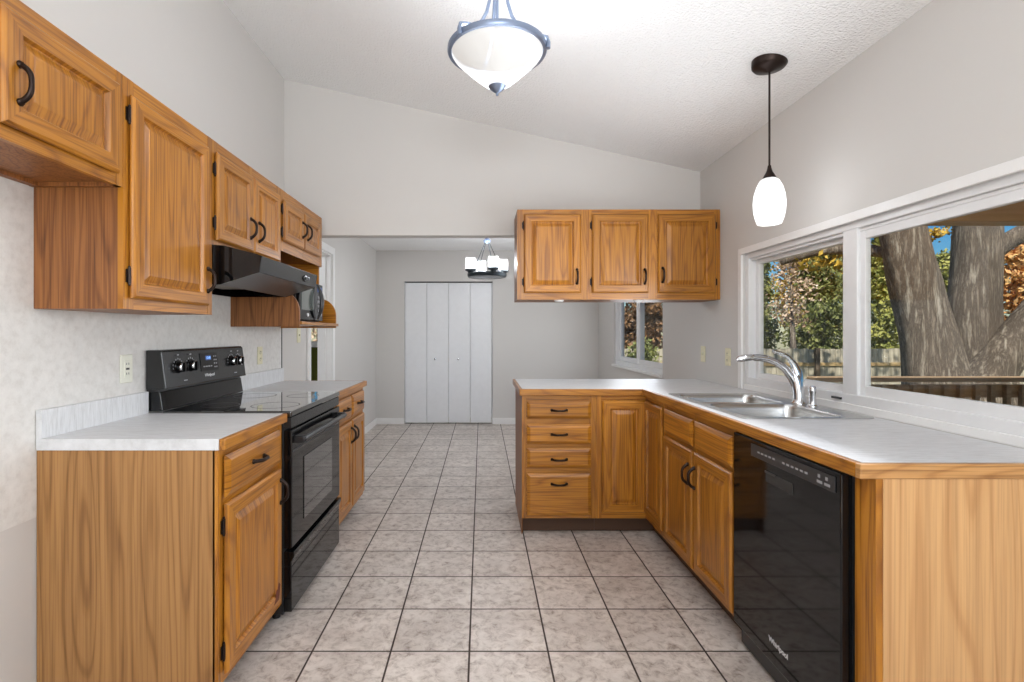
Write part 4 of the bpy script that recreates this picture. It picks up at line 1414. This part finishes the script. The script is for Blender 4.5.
# ------------------------------------------------------------------ chandelier in the dining end
HX, HY, HZ = 0.058, 5.40, 1.875
ch = thing('chandelier', 'dark ring chandelier with candle glass shades hanging in the dining end', 'chandelier', (HX, HY, HZ))
iron = plain('dark_slate_metal', srgb(50, 58, 64), 0.4, 0.6)
MB().lathe([(0.150, -0.022), (0.196, -0.024), (0.206, -0.012), (0.206, 0.016), (0.196, 0.020), (0.188, 0.006), (0.150, -0.012), (0.150, -0.022)], (0, 0, 0), 56).build('ring', iron, ch)
MB().lathe([(0.0, -0.034), (0.09, -0.032), (0.155, -0.022), (0.155, -0.016), (0.0, -0.016)], (0, 0, 0), 48).build('glass_disc', plain('smoked_glass_disc', srgb(120, 126, 132), 0.25), ch)
for k in range(4):
    a = R(-70 + 90 * k)
    px, py = 0.182 * math.cos(a), 0.182 * math.sin(a)
    MB().lathe([(0.0, 0.014), (0.026, 0.016), (0.032, 0.03), (0.056, 0.040), (0.060, 0.058), (0.0, 0.058)], (px, py, 0), 24).build('candle_cup', iron, ch)
    MB().lathe([(0.050, 0.056), (0.052, 0.060), (0.052, 0.172), (0.049, 0.172), (0.048, 0.062)], (px, py, 0), 28).build('glass_shade', candle_glass, ch)
    qa = a + R(40)
    MB().tube([(0.19 * math.cos(qa), 0.19 * math.sin(qa), 0.01), (0.02 * math.cos(qa), 0.02 * math.sin(qa), 0.355)], 0.0035, 8).build('cable', iron, ch)
    lamp_point('candle_bulb', (HX + px, HY + py, HZ + 0.12), 18.0, 0.03)
tz = ZD - HZ
MB().lathe([(0.0, 0.335), (0.030, 0.34), (0.040, 0.365), (0.022, 0.385), (0.012, 0.40), (0.012, tz - 0.035), (0.06, tz - 0.028), (0.066, tz - 0.001), (0.0, tz - 0.001)], (0, 0, 0), 28).build('hub', iron_blue, ch)

# ------------------------------------------------------------------ outdoors
def P(px, py, Y):
    return Vector(((px - 481.5) * Y / 512, Y, 1.26 + (333.5 - py) * Y / 512))

GZ = -1.0
m = MB().box(-30, 60, -20, 70, GZ - 0.2, GZ)
o = struct('ground', m, grass)

# deck and railing
m = MB()
for i in range(30):
    y = -2.6 + i * 0.245
    m.box(XR + WT + 0.02, 7.4, y, y + 0.24, -0.16, -0.12)
for x in (2.0, 4.5, 7.0):
    m.box(x - 0.07, x + 0.07, 4.3, 4.44, GZ, -0.16)
deck = m.build('deck', deck_m)
tag(deck, 'brown wooden deck outside the kitchen window', 'deck')
RYY = 4.66
rl = thing('deck_railing', 'brown wooden deck railing outside the window, in front of the large trunks', 'railing', (3.0, RYY, -0.12))
m = MB().box(0.0, 4.4, -0.07, 0.07, 0.945, 0.985)
m.build('top_rail', deck_m, rl, bevel=0.005)
MB().box(0.02, 4.4, -0.02, 0.02, 0.80, 0.915).build('upper_rail', deck_m, rl)
MB().box(0.02, 4.4, -0.02, 0.02, 0.10, 0.19).build('lower_rail', deck_m, rl)
for x in (0.06, 2.2, 4.34):
    MB().box(x - 0.045, x + 0.045, -0.045, 0.045, 0.0, 0.945).build('post', deck_m, rl)
for i in range(30):
    x = 0.20 + i * 0.14
    if min(abs(x - q) for q in (0.06, 2.2, 4.34)) < 0.08:
        continue
    MB().box(x - 0.02, x + 0.02, -0.06, -0.021, 0.04, 0.915).build('baluster', deck_m, rl)

# porch roof over the deck
pr_ = thing('porch_roof', 'brown board porch roof seen through the top right of the window', 'roof', (4.4, 2.0, 1.966))
m = MB()
for i in range(22):
    x = 1.95 + i * 0.2
    m.box(x - 4.4, x + 0.19 - 4.4, -4.6, 1.36, 0.16, 0.19)
m.build('soffit_boards', soffit_m, pr_)
m = MB().box(1.95 - 4.4, 6.35 - 4.4, 1.22, 1.36, 0.0, 0.158)
m.build('beam', beam_m, pr_)
for y in (-2.0, -0.6, 0.5):
    MB().box(1.95 - 4.4, 6.35 - 4.4, y - 0.04, y + 0.04, 0.03, 0.158).build('joist', beam_m, pr_)
m = MB().box(1.95 - 4.4, 6.4 - 4.4, -4.65, 1.40, 0.192, 0.24)
m.build('roof_deck', post_m, pr_)
MB().box(6.2 - 4.4, 6.32 - 4.4, 1.23, 1.35, GZ - 1.966, 0.0).build('post', deck_m, pr_)

# privacy fence
FYY = 14.0
pf = thing('privacy_fence', 'weathered grey board fence along the back of the yard', 'fence', (12.0, FYY, GZ))
m = MB()
x = -10.5
while x < 12:
    h = 1.84 + random.uniform(-0.015, 0.015)
    m.box(x, x + 0.138, 0.0, 0.02, 0.04, h)
    x += 0.146
m.build('boards', fence_m, pf)
for z in (0.25, 1.38):
    MB().box(-10.5, 12, -0.045, -0.002, z, z + 0.09).build('rail', fence_rail_m, pf)
for i in range(10):
    x = -10.2 + i * 2.44 + 0.02
    MB().box(x - 0.06, x + 0.06, -0.10, -0.046, 0.0, 1.86).build('post', post_m, pf)

# big multi-stem tree
TY = 7.6
def trunk(mb, pts, Y, seg=28, sub=8, rough=0.05):
    P3 = [P(px, py, Y + dy) for (px, py, r_, dy) in pts]
    rr = [r_ * Y / 512 for (_, _, r_, _) in pts]
    path, rad = [], []
    for i in range(len(P3) - 1):
        for k in range(sub):
            t = k / sub
            path.append(P3[i].lerp(P3[i + 1], t))
            rad.append(rr[i] * (1 - t) + rr[i + 1] * t)
    path.append(P3[-1])
    rad.append(rr[-1])
    # smooth
    for _ in range(6):
        path = [path[0]] + [(path[i - 1] + path[i] * 2 + path[i + 1]) / 4 for i in range(1, len(path) - 1)] + [path[-1]]
        rad = [rad[0]] + [(rad[i - 1] + rad[i] * 2 + rad[i + 1]) / 4 for i in range(1, len(rad) - 1)] + [rad[-1]]
    b0 = len(mb.v)
    mb.tube(path, rad, seg)
    import mathutils
    for i in range(b0, len(mb.v)):
        v = Vector(mb.v[i])
        ci = (i - b0) // seg
        cpt = path[min(ci, len(path) - 1)]
        d = (v - cpt)
        n = mathutils.noise.noise(Vector((v.x * 2.2, v.y * 2.2, v.z * 0.8))) + 0.5 * mathutils.noise.noise(Vector((v.x * 7, v.y * 7, v.z * 1.6)))
        v = cpt + d * (1 + rough * 2.2 * n)
        mb.v[i] = tuple(v)

tr = thing('oak_tree', 'huge rough-barked tree with splitting trunks just outside the window', 'tree', P(955, 333.5, TY) * Vector((1, 1, 0)) if False else (P(955, 0, TY).x, TY, GZ))
def tbuild(name, pts, seg=30, **kw):
    mb = MB()
    trunk(mb, pts, TY, seg, **kw)
    return rel(mb, tr).build(name, bark, tr)
tbuild('trunk', [(982, 498, 60, 0.1), (982, 440, 46, 0.1), (984, 400, 32, 0.1), (980, 370, 22, 0.1), (974, 335, 21, 0.1), (973, 300, 21.5, 0.1), (976, 260, 19.5, 0.1), (977, 225, 18.5, 0.1), (977, 120, 18, 0), (966, -40, 16, 0)], rough=0.04)
tbuild('trunk', [(950, 490, 40, -0.25), (943, 420, 31, -0.25), (938, 385, 27, -0.25), (929, 340, 22.5, -0.2), (918, 300, 21.5, -0.15), (908, 260, 20, -0.15), (901, 225, 19, -0.15), (892, 150, 19, -0.15), (872, -30, 16, 0.2)], rough=0.03)
tbuild('limb', [(975, 408, 26, -0.15), (992, 372, 19, -0.2), (1014, 343, 17, -0.3), (1042, 313, 17, -0.4), (1085, 262, 16, -0.5), (1150, 170, 14, -0.7)], rough=0.03)
tbuild('limb', [(975, 268, 10, 0.1), (1000, 246, 8, -0.05), (1024, 232, 8, -0.2), (1070, 206, 7, -0.3)])
tbuild('limb', [(908, 262, 8, -0.1), (885, 252, 6, 0.0), (860, 249, 5.5, 0.3), (820, 250, 5, 0.5), (780, 262, 4, 0.8)])

def leaf_cloud(mb, c, rad, n, size, shell=0.45):
    vs, fs = [], []
    for i in range(n):
        d = Vector((random.gauss(0, 1), random.gauss(0, 1), random.gauss(0, 1))).normalized()
        k = (shell + (1 - shell) * random.random())
        p = Vector((c[0] + d.x * rad[0] * k, c[1] + d.y * rad[1] * k, c[2] + d.z * rad[2] * k))
        u = Vector((random.gauss(0, 1), random.gauss(0, 1), random.gauss(0, 1))).normalized()
        q = u.cross(Vector((random.gauss(0, 1), random.gauss(0, 1), random.gauss(0, 1)))).normalized()
        s = size * random.uniform(0.6, 1.3)
        b = len(vs)
        vs += [p - u * s, p + q * s * 0.5, p + u * s, p - q * s * 0.5]
        fs.append((b, b + 1, b + 2, b + 3))
    mb.add(vs, fs)

greens = leaf_mat('dark_green_leaves', [(56, 64, 32), (98, 108, 56), (146, 150, 86), (192, 186, 120)])
yellowg = leaf_mat('yellow_green_leaves', [(70, 82, 36), (128, 136, 64), (176, 174, 90), (210, 200, 120)])
yellow = leaf_mat('golden_leaves', [(120, 100, 36), (184, 150, 50), (222, 186, 76), (230, 208, 130)])
orange = leaf_mat('orange_autumn_leaves', [(150, 98, 58), (210, 146, 84), (232, 188, 122), (238, 214, 164)])
pinkish = leaf_mat('pale_autumn_leaves', [(110, 84, 60), (170, 140, 112), (214, 190, 166), (232, 216, 200)])
brownl = leaf_mat('brown_autumn_leaves', [(70, 56, 38), (118, 90, 60), (150, 112, 76), (176, 150, 108)])

# crown of the large tree, high above the view
mb = MB()
for i in range(11):
    cpt = P(random.uniform(840, 1150), random.uniform(-200, 90), TY + random.uniform(-1.5, 1.5))
    leaf_cloud(mb, cpt, (1.0, 1.0, 0.7), 240, 0.11, 0.1)
leaf_cloud(mb, P(935, 232, TY + 0.4), (0.42, 0.3, 0.16), 130, 0.05, 0.0)
leaf_cloud(mb, P(826, 262, TY + 0.6), (0.55, 0.4, 0.2), 110, 0.06, 0.0)
rel(mb, tr).build('foliage', yellow, tr)

def tree(name, label, px, Y, top_py, width_px, mat, n=2600, size=0.16, conical=False, bottom=None, lean=0):
    base_ = P(px, 0, Y)
    zt_ = P(px, top_py, Y).z
    t = thing(name, label, name, (base_.x, Y, GZ), 0, 'trees beyond the fence' if Y > 14 else None)
    Hh = zt_ - GZ
    W_ = width_px * Y / 512 / 2
    MB().tube([(0, 0, 0), (0.03, 0, Hh * 0.4), (0.0, 0.05, Hh * 0.85)], [W_ * 0.09 + 0.05, W_ * 0.06 + 0.03, 0.02], 10).build('trunk', bark, t)
    mb = MB()
    zlo = Hh * (bottom if bottom is not None else 0.12)
    K = 36
    for i in range(K):
        f_ = (i + 0.5) / K
        z = zlo + (Hh - zlo) * f_
        prof_ = (1 - f_) ** 0.75 if conical else math.sin(PI * min(0.97, 0.16 + 0.84 * f_)) ** 0.6
        rr = W_ * max(prof_, 0.1)
        a = i * 2.4
        off = rr * ((0.55, 0.3, 0.05)[i % 3] if not conical else (0.4, 0.1)[i % 2])
        cl = max(0.35, rr * 0.6)
        leaf_cloud(mb, (off * math.cos(a), off * math.sin(a), z), (cl, cl, max(0.3, (Hh - zlo) / K * 2.4)), n // K, size, 0.2)
    mb.build('foliage', mat, t)
    return t
tree('tree', 'dark green conifer at the left of the sink window view', 760, 20.2, 214, 58, greens, 10000, 0.085, True, 0.1)
tree('tree', 'broad green conifer behind the fence, in the middle of the left pane', 822, 17.0, 214, 80, greens, 12000, 0.085, False, 0.1)
tree('tree', 'golden-leaved tree rising over the conifers in the left pane', 806, 25, 206, 104, yellow, 9000, 0.10, False, 0.3)
tree('tree', 'pale autumn tree with whitish leaves in front of the dark conifers', 792, 14.9, 252, 62, pinkish, 1100, 0.06, False, 0.55)
tree('tree', 'yellow-green tree seen left of the large trunk, beside the window stile', 884, 18.5, 226, 56, yellowg, 9000, 0.09, False, 0.06)
tree('tree', 'soft yellow-green tree seen between the two large trunks', 946, 20, 256, 50, yellowg, 8000, 0.10, True, 0.1)
tree('tree', 'orange autumn tree at the right edge of the window view', 1032, 17, 232, 96, orange, 9000, 0.10, False, 0.15)
tree('tree', 'brown-leaved tree seen through the small dining window', 643, 16.2, 215, 84, brownl, 15000, 0.085, False, 0.16)
tree('tree', 'tall dark evergreen filling the far left side of the dining window', 598, 20.0, 206, 62, greens, 8000, 0.11, True, 0.06)
tree('tree', 'reddish-brown tree between the dining window and the sink window views', 712, 18.5, 220, 56, brownl, 7000, 0.11, False, 0.12)
tree('shrub', 'low green shrub in front of the fence, seen low in the dining window', 644, 12.7, 347, 52, greens, 5000, 0.06, False, 0.05)
t = tree('tree', 'thin-branched tree outside the side-room window', 318, 12.0, 270, 90, pinkish, 900, 0.07, False, 0.3)
